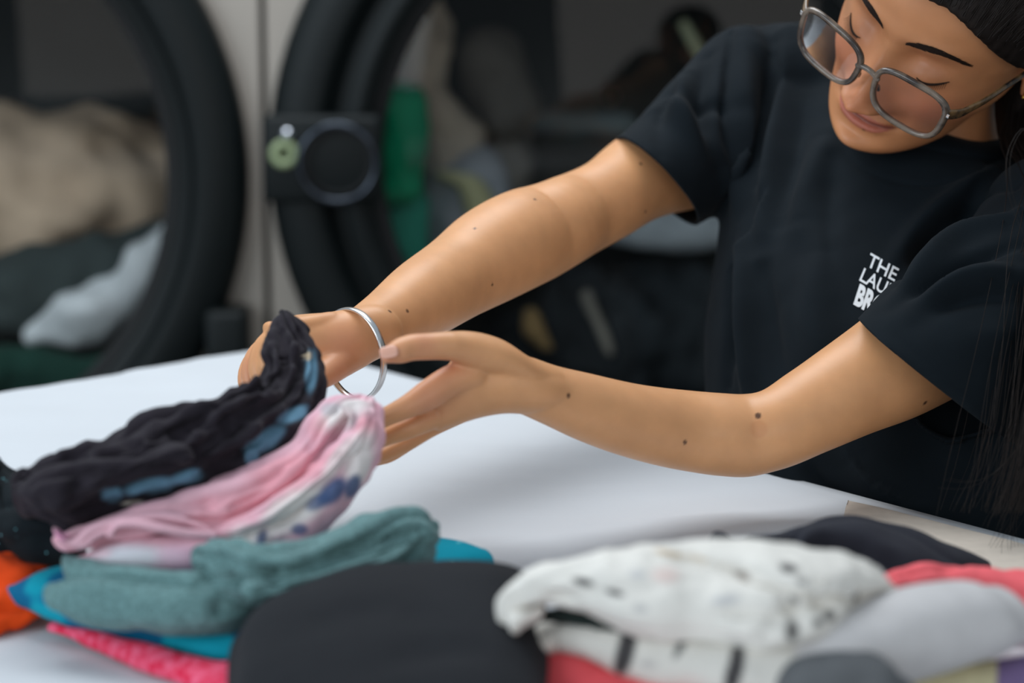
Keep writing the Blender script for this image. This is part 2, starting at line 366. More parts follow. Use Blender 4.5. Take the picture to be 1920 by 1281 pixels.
# ------------------------------------------------------------------ table and sheet
ZT = 0.9
TA = T(529, 649, ZT)                                  # far corner
dA = nrm(T(0, 742, ZT) - TA); dB0 = nrm(T(1450, 893, ZT) - TA)
dB = nrm(dB0 - dA * 0.0)
LA, LB = 1.0, 1.75
def tw(a, b, z): return TA + dA * a + dB * b + np.array([0, 0, z - ZT])
def tbox(a0, a1, b0, b1, z0, z1):
    V = np.array([tw(a, b, z) for a in (a0, a1) for b in (b0, b1) for z in (z0, z1)]); return V, box(0, 1, 0, 1, 0, 1)[1]
tb = empty('folding_table', tw(LA/2, LB/2, 0)); tag(tb, 'folding table hidden under the white sheet', 'table')
put(mesh('tabletop', *tbox(0.012, LA, 0.012, LB, ZT - .035, ZT - .004), M_wood, shade=False), tb)
for a in (.08, LA - .08):
    for b in (.1, LB - .1):
        put(mesh('leg', *tbox(a - .02, a + .02, b - .02, b + .02, 0, ZT - .035), M_chrome, shade=False), tb)
na, nb = 170, 260; drop = .32
aa = np.linspace(-drop, LA + .25, na); bb = np.linspace(-drop, LB + .25, nb)
A, B = np.meshgrid(aa, bb, indexing='ij')
def fold(v, L):
    lo = np.minimum(v, 0); hi = np.maximum(v - L, 0); return np.clip(v, 0, L), -lo + hi, np.where(v < 0, -1, np.where(v > L, 1, 0))
ac, da, sa = fold(A, LA); bc2, db, sb = fold(B, LB)
dep = np.maximum(da, db)
wav = .012 * np.sin(bc2 * 28 + 1) * smooth(0, .15, da) ; wav2 = .012 * np.sin(ac * 26) * smooth(0, .15, db)
Ac = ac + sa * (.006 * smooth(0, .01, da) + np.abs(wav)); Bc = bc2 + sb * (.006 * smooth(0, .01, db) + np.abs(wav2))
V = TA + dA * Ac[..., None] + dB * Bc[..., None]
V[..., 2] = ZT - np.maximum(dep - .004, 0)
pn = V * np.array([9, 9, 1]); onTop = (dep < 1e-6)
V[..., 2] += np.where(onTop, .0022 * vnoise(pn, 4) + .0012 * vnoise(pn * np.array([1, 4, 1]) * 1.7, 7), 0)
bmv = V.reshape(-1, 3)
sheet = mesh('bed_sheet', bmv, grid_faces(na, nb, closed=False).tolist(), M_cloth)
tag(sheet, 'white sheet spread over the whole folding table', 'sheet')
so = sheet.modifiers.new('t', 'SOLIDIFY'); so.thickness = .003; so.offset = 0

# ------------------------------------------------------------------ person: arms, hands, head
dn = lambda *a: a
rarm = loft(px([(1420, 90, 1500, 330, 2.0), (1300, 165, 1390, 370, 1.97), (1149, 266, 1229, 411, 1.90), (1091, 312, 1180, 440, 1.87), (1030, 338, 1125, 470, 1.85), (1000, 348, 1090, 492, 1.83), (960, 358, 1052, 515, 1.82),
    (918, 374, 1015, 534, 1.80), (860, 409, 955, 563, 1.775), (820, 445, 911, 583, 1.755), (738, 508, 828, 626, 1.70), (690, 554, 768, 650, 1.67), (655, 583, 724, 664, 1.645)]), 110, 56)
larm = loft(px([(1850, 420, 2000, 680, 1.80), (1725, 520, 1830, 722, 1.72), (1665, 562, 1771, 756, 1.70), (1607, 607, 1708, 786, 1.68), (1547, 651, 1636, 812, 1.665), (1481, 698, 1550, 847, 1.65), (1422, 735, 1460, 882, 1.64), (1395, 739, 1408, 894, 1.64),
    (1350, 737, 1350, 893, 1.635), (1300, 733, 1292, 885, 1.63), (1200, 721, 1185, 861, 1.61), (1100, 699, 1080, 824, 1.59), (1040, 685, 1020, 796, 1.578), (1000, 671, 978, 777, 1.57)]), 110, 56)
# left hand (nearer the camera)
lh = [loft(px([(1050, 695, 1035, 778, 1.578, .036), (1005, 676, 985, 777, 1.570, .043), (960, 653, 945, 776, 1.565, .042), (905, 640, 895, 785, 1.56, .036), (868, 655, 862, 795, 1.555, .032), (835, 690, 832, 805, 1.552, .026)]), 40, 40),
      loft(px([(1040, 690, 1030, 740, 1.572, .024), (985, 666, 975, 725, 1.562, .034), (930, 633, 925, 705, 1.55, .034), (880, 621, 875, 690, 1.54, .028), (845, 621, 842, 674, 1.532, .022)]), 30, 30),
      tube([(885, 655, 1.54, 31), (840, 649, 1.53, 27), (800, 650, 1.525, 25.5), (770, 652, 1.52, 25), (745, 660, 1.515, 23), (728, 666, 1.512, 16)], 40, 24),
      tube([(885, 702, 1.548, 32), (845, 716, 1.542, 31), (803, 741, 1.535, 29), (762, 764, 1.53, 22.5), (722, 783, 1.53, 18.5), (690, 800, 1.53, 16), (660, 815, 1.53, 12)], 40, 24),
      tube([(885, 740, 1.562, 28), (845, 762, 1.556, 25), (803, 786, 1.546, 23), (762, 805, 1.541, 20.5), (722, 821, 1.542, 17), (690, 836, 1.542, 15), (665, 846, 1.542, 12)], 40, 24),
      tube([(885, 756, 1.578, 26), (845, 780, 1.573, 21), (803, 806, 1.567, 17), (762, 832, 1.562, 15.5), (722, 852, 1.56, 14), (695, 864, 1.56, 12)], 40, 24),
      tube([(880, 765, 1.592, 22), (840, 787, 1.59, 18), (800, 812, 1.588, 13), (760, 838, 1.584, 12), (728, 858, 1.582, 11), (705, 866, 1.582, 9)], 40, 24)]
# right hand (gripping the black garment)
rh = [loft(px([(668, 578, 728, 664, 1.648, .044), (640, 583, 704, 676, 1.64, .04), (605, 588, 672, 695, 1.632, .038), (570, 590, 640, 708, 1.625, .036), (540, 594, 600, 690, 1.62, .034), (515, 603, 560, 670, 1.618, .03)]), 40, 40),
      tube([(700, 630, 1.645, 34), (665, 655, 1.635, 36), (632, 680, 1.62, 33), (604, 704, 1.603, 26), (578, 722, 1.593, 20)], 40, 24),
      tube([(655, 640, 1.632, 40), (625, 672, 1.625, 36), (607, 700, 1.62, 26)], 30, 24),
      tube([(620, 606, 1.625, 22), (570, 612, 1.612, 20), (532, 618, 1.605, 19), (505, 645, 1.60, 17), (497, 690, 1.595, 15)], 40, 24),
      tube([(570, 620, 1.625, 24), (525, 628, 1.615, 22), (497, 648, 1.612, 20), (483, 690, 1.605, 18), (490, 730, 1.60, 15)], 40, 24),
      tube([(560, 640, 1.635, 24), (515, 642, 1.63, 22), (483, 663, 1.625, 19), (468, 705, 1.618, 17), (478, 742, 1.615, 14)], 40, 24),
      tube([(550, 650, 1.65, 22), (505, 655, 1.645, 20), (471, 680, 1.64, 17), (459, 715, 1.632, 14), (466, 745, 1.63, 12)], 40, 24)]
# head frame: HL her left, HF forward, HU up (world)
def camvec(x, y, z): return RT * x + UPV * y - FW * z
HL = nrm(camvec(.74, -.594, .315)); HF = camvec(-.625, -.437, .647); HF = nrm(HF - HL * HF.dot(HL)); HU = np.cross(HF, HL)
EYE = P(1668, 97, 1.74)                       # point between the eyes at the face surface (local y = .085)
HO = EYE - HF * .083
def H(p):
    p = np.asarray(p, float); return HO + p[..., 0:1] * HL + p[..., 1:2] * HF + p[..., 2:3] * HU
def toH(q):
    q = np.asarray(q) - HO; return np.stack([q @ HL, q @ HF, q @ HU], -1)
tabz = np.array([-.122, -.117, -.108, -.095, -.08, -.06, -.04, -.02, 0, .02, .04, .06, .08, .10, .112, .118])
tyf = np.array([.060, .074, .084, .086, .083, .081, .083, .085, .084, .089, .089, .083, .071, .047, .024, .004])
twd = np.array([.012, .022, .032, .042, .050, .0565, .066, .070, .071, .072, .074, .074, .067, .050, .030, .008])
tyb = np.array([.034, .012, -.008, -.03, -.05, -.065, -.078, -.088, -.094, -.097, -.097, -.092, -.08, -.058, -.036, -.012])
nz, nt_ = 190, 260
zz = np.linspace(-.122, .118, nz)
def itp(t):
    from_ = np.interp(zz, tabz, t); k = np.ones(9) / 9; p = np.pad(from_, 4, mode='edge'); return np.convolve(p, k, 'valid')
yf, wdh, yb = itp(tyf), itp(twd), itp(tyb)
th = np.linspace(0, 2*np.pi, nt_, endpoint=False)
ym = yb + (yf - yb) * .52
X = wdh[:, None] * np.sin(th)[None]; cy = np.cos(th)[None]
Y = np.where(cy > 0, ym[:, None] + (yf - ym)[:, None] * np.abs(cy) ** .92, ym[:, None] + (yb - ym)[:, None] * np.abs(cy))
Z = np.repeat(zz[:, None], nt_, 1)
front = smooth(0.0, 0.5, cy) * np.ones_like(X)
def g(x0, z0, sx, sz, a): return a * np.exp(-((X - x0) / sx) ** 2 - ((Z - z0) / sz) ** 2)
dY = np.zeros_like(X); aX = np.abs(X)
def gs(x0, z0, sx, sz, a): return a * (np.exp(-((X - x0)/sx)**2 - ((Z - z0)/sz)**2) + np.exp(-((X + x0)/sx)**2 - ((Z - z0)/sz)**2))
# nose
zt = np.clip((0.012 - Z) / .056, 0, 1)                # 0 at nasion, 1 at tip
ridge = (.003 + .0225 * zt ** 1.15) * smooth(.026, .006, Z) * smooth(-.055, -.046, Z)
dY += ridge * np.exp(-(X / (.0072 + .0078 * zt)) ** 2)
dY += g(0, -.043, .0115, .0095, .0065) + gs(.0145, -.0465, .0065, .0065, .0095)
dY += g(0, -.056, .016, .004, -.002)
# sockets, lids, brow, cheeks
dY += gs(.031, .003, .015, .0105, -.0095) + gs(.018, .006, .008, .010, -.005) + gs(.032, -.002, .0125, .0085, .0085)
dY += gs(.030, .022, .017, .006, .0035) + g(0, .022, .012, .008, .0015) + gs(.040, -.032, .017, .016, .0045)
# mouth
mcurve = 5.5 * X ** 2
zm = Z + .0710 - mcurve
lipw = smooth(.026, .014, aX)
dY += 1.0 * lipw * (.0030 * np.exp(-((zm - .0038) / .0030) ** 2) + .0038 * np.exp(-((zm + .0044) / .0036) ** 2) - .0040 * np.exp(-(zm / .0016) ** 2))
dY += gs(.0255, -.0665, .004, .004, -.003) + g(0, -.088, .016, .005, -.0028) + g(0, -.103, .014, .010, .0045) + g(0, -.061, .0035, .006, -.0012)
dY += gs(.030, -.056, .004, .014, -.0012)
Y = Y + dY * front
Z = np.where(Z < -.082, -.082 + (Z + .082) * .70, Z)
Z = np.where(Z < -.01, -.01 + (Z + .01) * .88, Z)
HV = H(np.stack([X, Y, Z], -1).reshape(-1, 3))
HFc = grid_faces(nz, nt_).tolist(); n0 = len(HV)
HV = np.vstack([HV, HV[:nt_].mean(0), HV[n0 - nt_:n0].mean(0)])
HFc += [(n0, (j+1) % nt_, j) for j in range(nt_)] + [(n0 + 1, n0 - nt_ + j, n0 - nt_ + (j+1) % nt_) for j in range(nt_)]
head = (HV, HFc)
def ear(sx):
    c = np.array([.073 * sx, -.012, -.004])
    a = np.linspace(0, 2*np.pi, 25)[:-1]
    pts = [H(c + np.array([.007*sx*(1 + .5*math.cos(t)), .013*math.cos(t) * (1 if math.sin(t) > -.3 else .7) - .004, .026*math.sin(t) + .004])) for t in np.linspace(-2.2, 2.6, 22)]
    rim = tube3(pts, [.0036] * 22, 60, 12)
    body = tube3([H(c + np.array([.004*sx, 0, z])) for z in (-.026, -.02, -.008, .006, .02, .026)], [.004, .007, .0095, .0125, .010, .005], 30, 18, flat=.45)
    return [rim, body]
neck = loft([(H([-.046, -.045, -.05]), H([.046, -.045, -.05]), .09), (H([-.048, -.05, -.085]), H([.048, -.05, -.085]), .09), (P(1610, 180, 1.94), P(1870, 285, 1.88), .10), (P(1560, 290, 1.97), P(1930, 400, 1.89), .12)], 40, 48)
# torso core under the shirt
core = loft([(P(1470, 190, 2.0), P(1930, 420, 1.88), .10), (P(1450, 320, 1.99), P(1960, 590, 1.84), .11), (P(1420, 560, 1.96), P(1950, 820, 1.81), .12), (P(1430, 800, 1.94), P(1920, 1010, 1.81), .12), (P(1450, 1060, 1.93), P(1930, 1250, 1.80), .14)], 60, 48)
body_me = fuse([rarm, larm, *lh, *rh, head, *ear(1), *ear(-1), neck, core], 0.00125, 6, .5)
bv = verts_of(body_me); bn = normals_of(body_me)
# skin tint
skin = lin(216, 158, 110); deep = lin(184, 122, 84); rosy = lin(212, 140, 112)
colr = np.tile(skin, (len(bv), 1))
def blend(mask, c, k=1.0):
    global colr
    mm = (np.clip(mask, 0, 1) * k)[:, None]; colr = colr * (1 - mm) + np.asarray(c) * mm
hl = toH(bv); hd = (np.abs(hl[:, 0]) < .11) & (np.abs(hl[:, 1]) < .13) & (np.abs(hl[:, 2] - 0) < .14)
hx, hy, hz_ = hl.T
hz_ = np.where(hz_ < -.01, -.01 + (hz_ + .01) / .88, hz_); hm = hd.astype(float)
blend(hm, lin(190, 128, 86), .85)  # head skin toned darker, shade on the downturned face put into the colour
blend(hm * np.exp(-((hx) / .016) ** 2 - ((hz_ + .04) / .02) ** 2) * (hy > .07), lin(200, 124, 92), .5)
for sx in (1, -1):
    blend(hm * np.exp(-((hx - sx*.045) / .02) ** 2 - ((hz_ + .035) / .02) ** 2) * (hy > .03), lin(206, 130, 98), .5)
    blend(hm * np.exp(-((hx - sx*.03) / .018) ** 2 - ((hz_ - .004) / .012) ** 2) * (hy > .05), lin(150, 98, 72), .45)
for sx in (1, -1):
    u_ = (sx * hx - .010) / .038; zc = .0172 + .0085 * np.sin(math.pi * u_ * .78) - .006 * u_ * u_
    hw_ = .0032 * np.minimum(1, .45 + 2.5 * np.clip(u_, 0, 1)) * (1 - .6 * np.clip(u_, 0, 1)); blend(hm * (hy > .03) * smooth(-.05, .08, u_) * smooth(1.1, .95, u_) * smooth(1.25, .75, np.abs(hz_ - zc) / hw_), lin(44, 28, 20), .75)
zq = hz_ + .0710 - 5.5 * hx ** 2
lw_ = np.clip(1 - (np.abs(hx) / .0255) ** 2, 0, 1); lipm = smooth(.0258, .022, np.abs(hx)) * smooth(.0010, -.0006, zq - .0062 * lw_ ** .7) * smooth(-.001, .0006, zq + .0082 * lw_ ** .7) * (hy > .07)
blend(hm * lipm, lin(168, 92, 78), .85)
blend(hm * smooth(.029, .024, np.abs(hx)) * np.exp(-(zq / .0013) ** 2) * (hy > .07), lin(92, 44, 38), .85)
kn = vnoise(bv * 45, 3); blend(.5 + .5 * kn, deep, .12)
def near(x, y, d, r):
    c = P(x, y, d); ray = nrm(c - CAM)
    q = bv - CAM; al = q @ ray; off = np.linalg.norm(q - al[:, None] * ray, axis=1)
    cand = np.where(off < .0035)[0]
    if len(cand) == 0: return np.zeros(len(bv))
    c = bv[cand[np.argmin(al[cand])]]
    return smooth(r * 1.25, r * .75, np.linalg.norm(bv - c, axis=1))
for x, y, r in [(1424, 772, .0022), (1742, 762, .0018), (1292, 833, .0015), (1074, 746, .0015), (738, 577, .0016), (771, 578, .0011), (1007, 367, .0013), (1206, 300, .0013), (888, 421, .0012), (932, 534, .0012), (1218, 400, .0011), (1617, 252, .0014)]:
    blend(near(x, y, 1.7, r), lin(70, 42, 30), .9)
blend(near(1430, 800, 1.7, .006), lin(190, 120, 76), .3)
for x, y, d, r in [(725, 664, 1.51, .009), (800, 750, 1.53, .012), (470, 700, 1.62, .012), (835, 690, 1.54, .012), (790, 645, 1.52, .008), (640, 650, 1.62, .014), (640, 705, 1.6, .012)]:
    blend(np.exp(-(np.linalg.norm(bv - P(x, y, d), axis=1) / (r * 1.3)) ** 2), rosy, .55)
set_col(body_me, colr)
person = empty('person', (P(1700, 700, 1.85)[0], P(1700, 700, 1.85)[1], 0))
tag(person, 'person in black t-shirt and glasses leaning over the table folding clothes', 'person')
body_me.materials.clear(); body_me.materials.append(M_skin); body_me.shade_smooth()
body = bpy.data.objects.new('body', body_me); COL.objects.link(body); put(body, person)
bvh_body = BVHTree.FromObject(body, bpy.context.evaluated_depsgraph_get())
def hit_head(x, z, back=.25):
    o = H([x, back, z]); r = bvh_body.ray_cast(Vector(o), Vector(-HF)); return np.array(r[0]) if r[0] else None
# thumb nail
nl = [(722, 652, 700 - 12)]
def patch(c, u, v, n, ru, rv, bulge, nu=14, nv=10):
    a = np.linspace(-1, 1, nu); b = np.linspace(-1, 1, nv); A_, B_ = np.meshgrid(a, b, indexing='ij')
    w_ = np.sqrt(np.clip(1 - .88 * A_**4, 0, 1))
    V_ = c + u * (A_ * ru)[..., None] + v * (B_ * rv * w_)[..., None] + n * (bulge * (1 - .25 * A_**2 - .9 * B_**2))[..., None]
    return V_.reshape(-1, 3), grid_faces(nu, nv, closed=False).tolist()
# eyebrows and lashes
def strands(paths, r, name, m, parent, nv=5):
    parts = []
    for pth in paths:
        n = len(pth); parts.append(tube3(pth, [r * (1 - .7 * i / (n - 1)) for i in range(n)], max(n, 4), nv))
    o = mesh(name, *merge(parts), m); put(o, parent); return o
rng = np.random.default_rng(5)
def thin_tube(pts, r, nv=4):
    pts = np.asarray(pts, float); n = len(pts); tan = nrm(np.gradient(pts, axis=0)); ref = np.array([.2, .3, .93])
    u = nrm(np.cross(tan, ref)); v = np.cross(tan, u); a = np.linspace(0, 2*np.pi, nv, endpoint=False)
    rr = r * np.linspace(1, .25, n)
    V_ = pts[:, None] + u[:, None] * (np.cos(a)[None, :, None] * rr[:, None, None]) + v[:, None] * (np.sin(a)[None, :, None] * rr[:, None, None])
    return V_.reshape(-1, 3), grid_faces(n, nv).tolist()
for sx in (1, -1):
    parts = []
    for k in range(420):
        u_ = rng.random(); xx = .010 + .038 * u_; zc = .0172 + .0085 * math.sin(math.pi * u_ * .78) - .006 * u_ * u_
        hw = .0030 * min(1, .45 + 2.5 * u_) * (1 - .6 * u_) ; zz0 = zc + (rng.random() - .5) * 2 * hw
        p0 = hit_head(sx * xx, zz0); p1 = hit_head(sx * (xx + .003), zz0 + .0014 * (1 - 1.6 * u_)); p2 = hit_head(sx * (xx + .006), zz0 + .001 * (1 - 3.2 * u_))
        if p0 is None or p1 is None or p2 is None: continue
        parts.append(thin_tube([p0 + HF * .0001, p1 + HF * .0005, p2 + HF * .0004], .00022))
    put(mesh('eyebrow', *merge(parts), M_brow), person)
    parts = []
    lid = []
    for k in range(25):
        u_ = k / 24; xx = .021 + .024 * u_; zc = -.0045 - .0045 * math.sin(u_ * math.pi) + .001 * u_
        p = hit_head(sx * xx, zc)
        lid.append(p + HF * .0003)
    lid = [lid[max(i_, 5)] if i_ < 5 else lid[i_] for i_ in range(25)]; lid_ = lid[5:]
    parts.append(tube3(lid_, [.0004 + .0006 * math.sin(k / 19 * math.pi) for k in range(20)], 40, 8))
    for k in range(46):
        u_ = .3 + .68 * k / 45; i = min(int(u_ * 24), 24); b0 = lid[i]
        out = HL * sx * (.003 * (u_ - .3)); L_ = .0045 + .001 * u_
        parts.append(thin_tube([b0, b0 + HF * L_ * .55 - HU * .0025 + out * .5, b0 + HF * L_ - HU * .0022 + out], .00022))
    put(mesh('eyelash', *merge(parts), M_brow), person)
# thumb nail on the left hand
r = bvh_body.ray_cast(Vector(CAM), Vector(nrm(P(729, 661, 1.5) - CAM)))
if r[0]:
    c = np.array(r[0]); n = np.array(r[1]); u = nrm(P(700, 668, 1.5) - P(760, 655, 1.5)); u = nrm(u - n * u.dot(n)); v = np.cross(n, u)
    o = mesh('thumb_nail', *patch(c + n * .0003, u, v, n, .0056, .0038, .0007), mat('nail', col=lin(226, 172, 150), rough=.25)); put(o, person)
    so = o.modifiers.new('t', 'SOLIDIFY'); so.thickness = .0006; so.offset = -1

# ------------------------------------------------------------------ hair
hp = []
nzh, nth = 90, 160
zz2 = np.linspace(-.10, .130, nzh); th2 = np.linspace(0, 2*np.pi, nth, endpoint=False)
off = .012
yf2, wd2, yb2 = (np.interp(np.clip(zz2 - .010, -.12, .118), tabz, t) for t in (tyf, twd, tyb))
wd2 = np.maximum(wd2, .0) ; low = zz2 < .02
wd2 = np.where(low, np.maximum(wd2, .068 * smooth(-.13, -.02, zz2)), wd2)
ym2 = yb2 + (yf2 - yb2) * .5
cy = np.cos(th2)[None]
X2 = (wd2 + off)[:, None] * np.sin(th2)[None]
Y2 = np.where(cy > 0, ym2[:, None] + (yf2 - ym2 + off * .55)[:, None] * np.abs(cy), ym2[:, None] + (yb2 - ym2 - off * 1.6)[:, None] * np.abs(cy))
Z2 = np.repeat(zz2[:, None], nth, 1)
# hairline: in front of it the shell is tucked under the skin
line = Z2 - (.059 - 13.5 * np.maximum(np.abs(X2) - .02, 0) ** 2)          # above the forehead line
side = -(Y2 - (-.035 + .065 * smooth(-.005, .05, Z2)))
tuck = smooth(-.008, .004, np.maximum(line, np.where(np.abs(X2) > .045, side, -1)))
strand = .0011 * np.sin(th2 * 60 + 2 * np.sin(Z2 * 60)) + .0014 * vnoise(np.stack([X2 * 120, Y2 * 60, Z2 * 30], -1), 9)
cen = np.stack([X2 * 0, Y2 * 0 + 0, Z2 * .9], -1)
pos = np.stack([X2, Y2, Z2], -1); dirr = nrm(pos - cen)
pos = pos + dirr * ((strand + .001) * tuck)[..., None] - dirr * ((1 - tuck) * .020)[..., None]
V = H(pos.reshape(-1, 3)); F = grid_faces(nzh, nth).tolist(); n0 = len(V)
V = np.vstack([V, V[n0 - nth:n0].mean(0)]); F += [(n0, n0 - nth + j, n0 - nth + (j+1) % nth) for j in range(nth)]
hair = mesh('hair', V, F, M_hair); put(hair, person)
# swept strands on top of the cap, and the long tail over her left shoulder
parts = []
bvh_hair = BVHTree.FromObject(hair, bpy.context.evaluated_depsgraph_get())
for k in range(1500):
    a_ = rng.uniform(-1.35, 1.35); e0 = rng.uniform(20, 90); pts = []
    for q in np.linspace(e0, e0 + rng.uniform(50, 95), 14):
        el = math.radians(q); ww = a_ + .05 * math.sin(q * .05 + k)
        dd = nrm(math.sin(ww) * HL + math.cos(ww) * math.cos(el) * HF + math.cos(ww) * math.sin(el) * HU)
        h_ = bvh_hair.ray_cast(Vector(H(np.array([0, -.005, .02])) + dd * .3), Vector(-dd))
        if h_[0]:
            hh_ = toH(np.array(h_[0]))
            if hh_[2] > .059 - 13.5 * max(abs(hh_[0]) - .02, 0) ** 2 - .001: pts.append(np.array(h_[0]) + dd * .0006)
    if len(pts) > 4: parts.append(thin_tube(pts, .0005))
tail = []
for k in range(260):
    a = rng.normal(0, 1, 2) * .011; ph = rng.random() * 6
    pts = []
    base = [H([.055, -.09, -.01]), P(1935, 225, 1.84), P(1985, 330, 1.74), P(1975, 520, 1.64), P(1965, 720, 1.60), P(1950, 850, 1.575), P(1925 + rng.normal(0, 12), 960, 1.56)]
    c_ = catmull(np.array(base), 16)
    for i, q in enumerate(c_):
        sp = .5 + 1.2 * (i / 15)
        pts.append(q + RT * a[0] * sp + FW * a[1] * sp + UPV * .002 * math.sin(ph + i) + RT * .003 * math.sin(ph * 2 + i * .8))
    tail.append(thin_tube(pts, .0005))
core_t = tube3(list(catmull(np.array([H([.045, -.09, -.01]), P(1932, 225, 1.86), P(1990, 330, 1.76), P(1985, 520, 1.64), P(1975, 720, 1.60), P(1965, 850, 1.58), P(1945, 940, 1.565)]), 12)), [.034, .032, .026, .019, .017, .016, .015, .013, .012, .010, .007, .003], 40, 20)
wisp = []
for pts_ in ([(1985, 560), (1960, 760), (1900, 850), (1850, 895), (1810, 905), (1770, 900)], [(1980, 600), (1965, 800), (1930, 880), (1895, 930), (1870, 985)],
             [(1975, 640), (1950, 820), (1915, 900), (1890, 960), (1868, 1015)], [(1970, 700), (1940, 880), (1905, 960), (1862, 1035)], [(1965, 760), (1935, 900), (1912, 960), (1880, 1010), (1878, 1040)],
             [(1960, 300), (1920, 240), (1893, 275), (1886, 330), (1900, 395), (1925, 450)], [(1975, 700), (1930, 860), (1880, 930), (1858, 970), (1850, 990)], [(1950, 840), (1920, 930), (1900, 980), (1904, 1040)]):
    for j in range(3):
        jit = rng.normal(0, 5, 2) * j
        c_ = catmull(np.array([P(x + jit[0] * i * .35, y + jit[1] * i * .3, 1.60 - .012 * i) for i, (x, y) in enumerate(pts_)]), 20)
        wisp.append(thin_tube(c_, .00028))
put(mesh('long_hair', *merge([core_t] + tail + wisp), M_hair), person)
put(mesh('hair_strands', *merge(parts), M_hair), person)

# ------------------------------------------------------------------ t-shirt
torso = loft([(P(1500, 130, 2.0), P(1900, 340, 1.87), .07), (P(1440, 150, 2.0), P(1960, 430, 1.84), .12), (P(1385, 240, 1.985), P(2010, 600, 1.80), .17), (P(1362, 380, 1.965), P(2010, 720, 1.775), .20), (P(1355, 530, 1.94), P(2000, 860, 1.74), .21),
    (P(1341, 700, 1.92), P(1980, 980, 1.74), .20), (P(1352, 800, 1.91), P(1975, 1060, 1.74), .20), (P(1400, 900, 1.91), P(1980, 1160, 1.74), .20), (P(1430, 1060, 1.91), P(1990, 1300, 1.74), .23)], 110, 110)
rsl = loft(px([(1105, 288, 1261, 444, 1.885, .098), (1152, 262, 1308, 418, 1.90, .10), (1222, 194, 1350, 398, 1.925, .106), (1292, 122, 1400, 375, 1.95, .11), (1362, 56, 1470, 330, 1.975, .115), (1430, 47, 1560, 300, 1.975, .11), (1500, 45, 1640, 300, 1.95, .10)]), 90, 80, r0=.002)
lsl = loft(px([(1577, 643, 1867, 870, (1.645, 1.665), .108), (1606, 603, 1897, 830, (1.65, 1.67), .11), (1665, 545, 1930, 780, (1.66, 1.69), .12), (1745, 475, 1985, 715, (1.675, 1.72), .13), (1850, 412, 2050, 600, (1.70, 1.76), .13), (1900, 330, 2070, 480, (1.74, 1.79), .12)]), 90, 80, r0=.002)
yoke = loft([(P(1420, 60, 1.98), P(1430, 210, 1.98), .09), (P(1500, 50, 1.98), P(1540, 260, 1.97), .11), (P(1600, 130, 1.98), P(1640, 340, 1.95), .11), (P(1850, 240, 1.92), P(1860, 420, 1.88), .12), (P(1960, 340, 1.83), P(1960, 520, 1.80), .12)], 50, 60)
sh_me = fuse([torso, rsl, lsl, yoke], .003, 14, .6)
sh = bpy.data.objects.new('t_shirt', sh_me)
sv = verts_of(sh_me); sn = normals_of(sh_me)
nd = np.zeros(len(sv))
bvh_s = BVHTree.FromPolygons([Vector(v) for v in sv], [tuple(p.vertices) for p in sh_me.polygons])
def onshirt(x, y):
    r = bvh_s.ray_cast(Vector(CAM), Vector(nrm(P(x, y, 1.7) - CAM))); return np.array(r[0]) if r[0] else P(x, y, 1.8)
def crease(pts, wdt, amp):
    global nd
    q = catmull(np.array([onshirt(x, y) for x, y in pts]), 110)
    dmin = np.full(len(sv), 9.0); tt = np.zeros(len(sv))
    for i, a in enumerate(q):
        dd = np.linalg.norm(sv - a, axis=1); m_ = dd < dmin; dmin[m_] = dd[m_]; tt[m_] = i / 109
    nd += amp * np.exp(-(dmin / wdt) ** 2) * np.sin(np.clip(tt, .06, .94) * math.pi) ** .6
for pts, wd_, am in [
    ([(1262, 172), (1245, 200), (1235, 240), (1240, 290)], .006, -.004), ([(1285, 140), (1275, 190), (1285, 260), (1310, 320)], .009, .005), ([(1325, 105), (1310, 180), (1325, 270), (1350, 350)], .007, -.004),
    ([(1250, 175), (1300, 190), (1380, 210)], .008, -.003), ([(1230, 205), (1300, 250), (1350, 330)], .010, .004), ([(1372, 62), (1362, 150), (1362, 260), (1372, 370)], .0035, -.0035),
    ([(1400, 60), (1395, 180), (1385, 320), (1380, 470)], .012, .006), ([(1450, 80), (1440, 200), (1425, 340)], .008, -.004), ([(1478, 60), (1465, 180), (1440, 330), (1425, 480)], .009, .005),
    ([(1520, 150), (1490, 280), (1460, 420)], .01, -.004), ([(1560, 250), (1520, 340), (1500, 430)], .012, .004), ([(1400, 420), (1395, 560), (1405, 720), (1420, 820)], .008, .005), ([(1376, 450), (1372, 600), (1365, 720)], .006, -.004),
    ([(1430, 470), (1440, 620), (1470, 760)], .012, -.004), ([(1540, 460), (1530, 600), (1560, 720)], .016, .004),
    ([(1560, 300), (1556, 450), (1590, 640)], .007, -.002), ([(1860, 320), (1790, 370), (1720, 430), (1670, 500)], .008, .005), ([(1900, 350), (1810, 400), (1740, 460), (1690, 530)], .006, -.005),
    ([(1915, 400), (1820, 440), (1740, 500), (1680, 560)], .008, .006), ([(1915, 455), (1830, 480), (1750, 530), (1670, 580)], .006, -.005), ([(1915, 510), (1840, 515), (1760, 545), (1700, 590)], .008, .005), ([(1915, 560), (1850, 555), (1780, 570), (1720, 610)], .007, -.004),
    ([(1640, 590), (1700, 650), (1790, 720), (1885, 790)], .0025, -.0016), ([(1170, 262), (1210, 290), (1290, 355)], .0025, -.0014),
    ([(1900, 620), (1840, 640), (1770, 640)], .012, .004), ([(1610, 850), (1640, 900), (1700, 940)], .012, .005), ([(1500, 860), (1540, 920), (1600, 960)], .008, -.004), ([(1760, 820), (1800, 880), (1860, 930)], .014, .005)]:
    crease(pts, wd_, am * 2.3)
crease([(1572, 262), (1600, 306), (1660, 334), (1740, 347), (1820, 330), (1872, 285)], .0022, -.0022)
crease([(1370, 58), (1364, 130), (1362, 230), (1366, 330)], .002, -.002)
nd += .0012 * vnoise(sv * 22, 2) + .0006 * vnoise(sv * 55, 4)
fade_h = np.ones(len(sv))
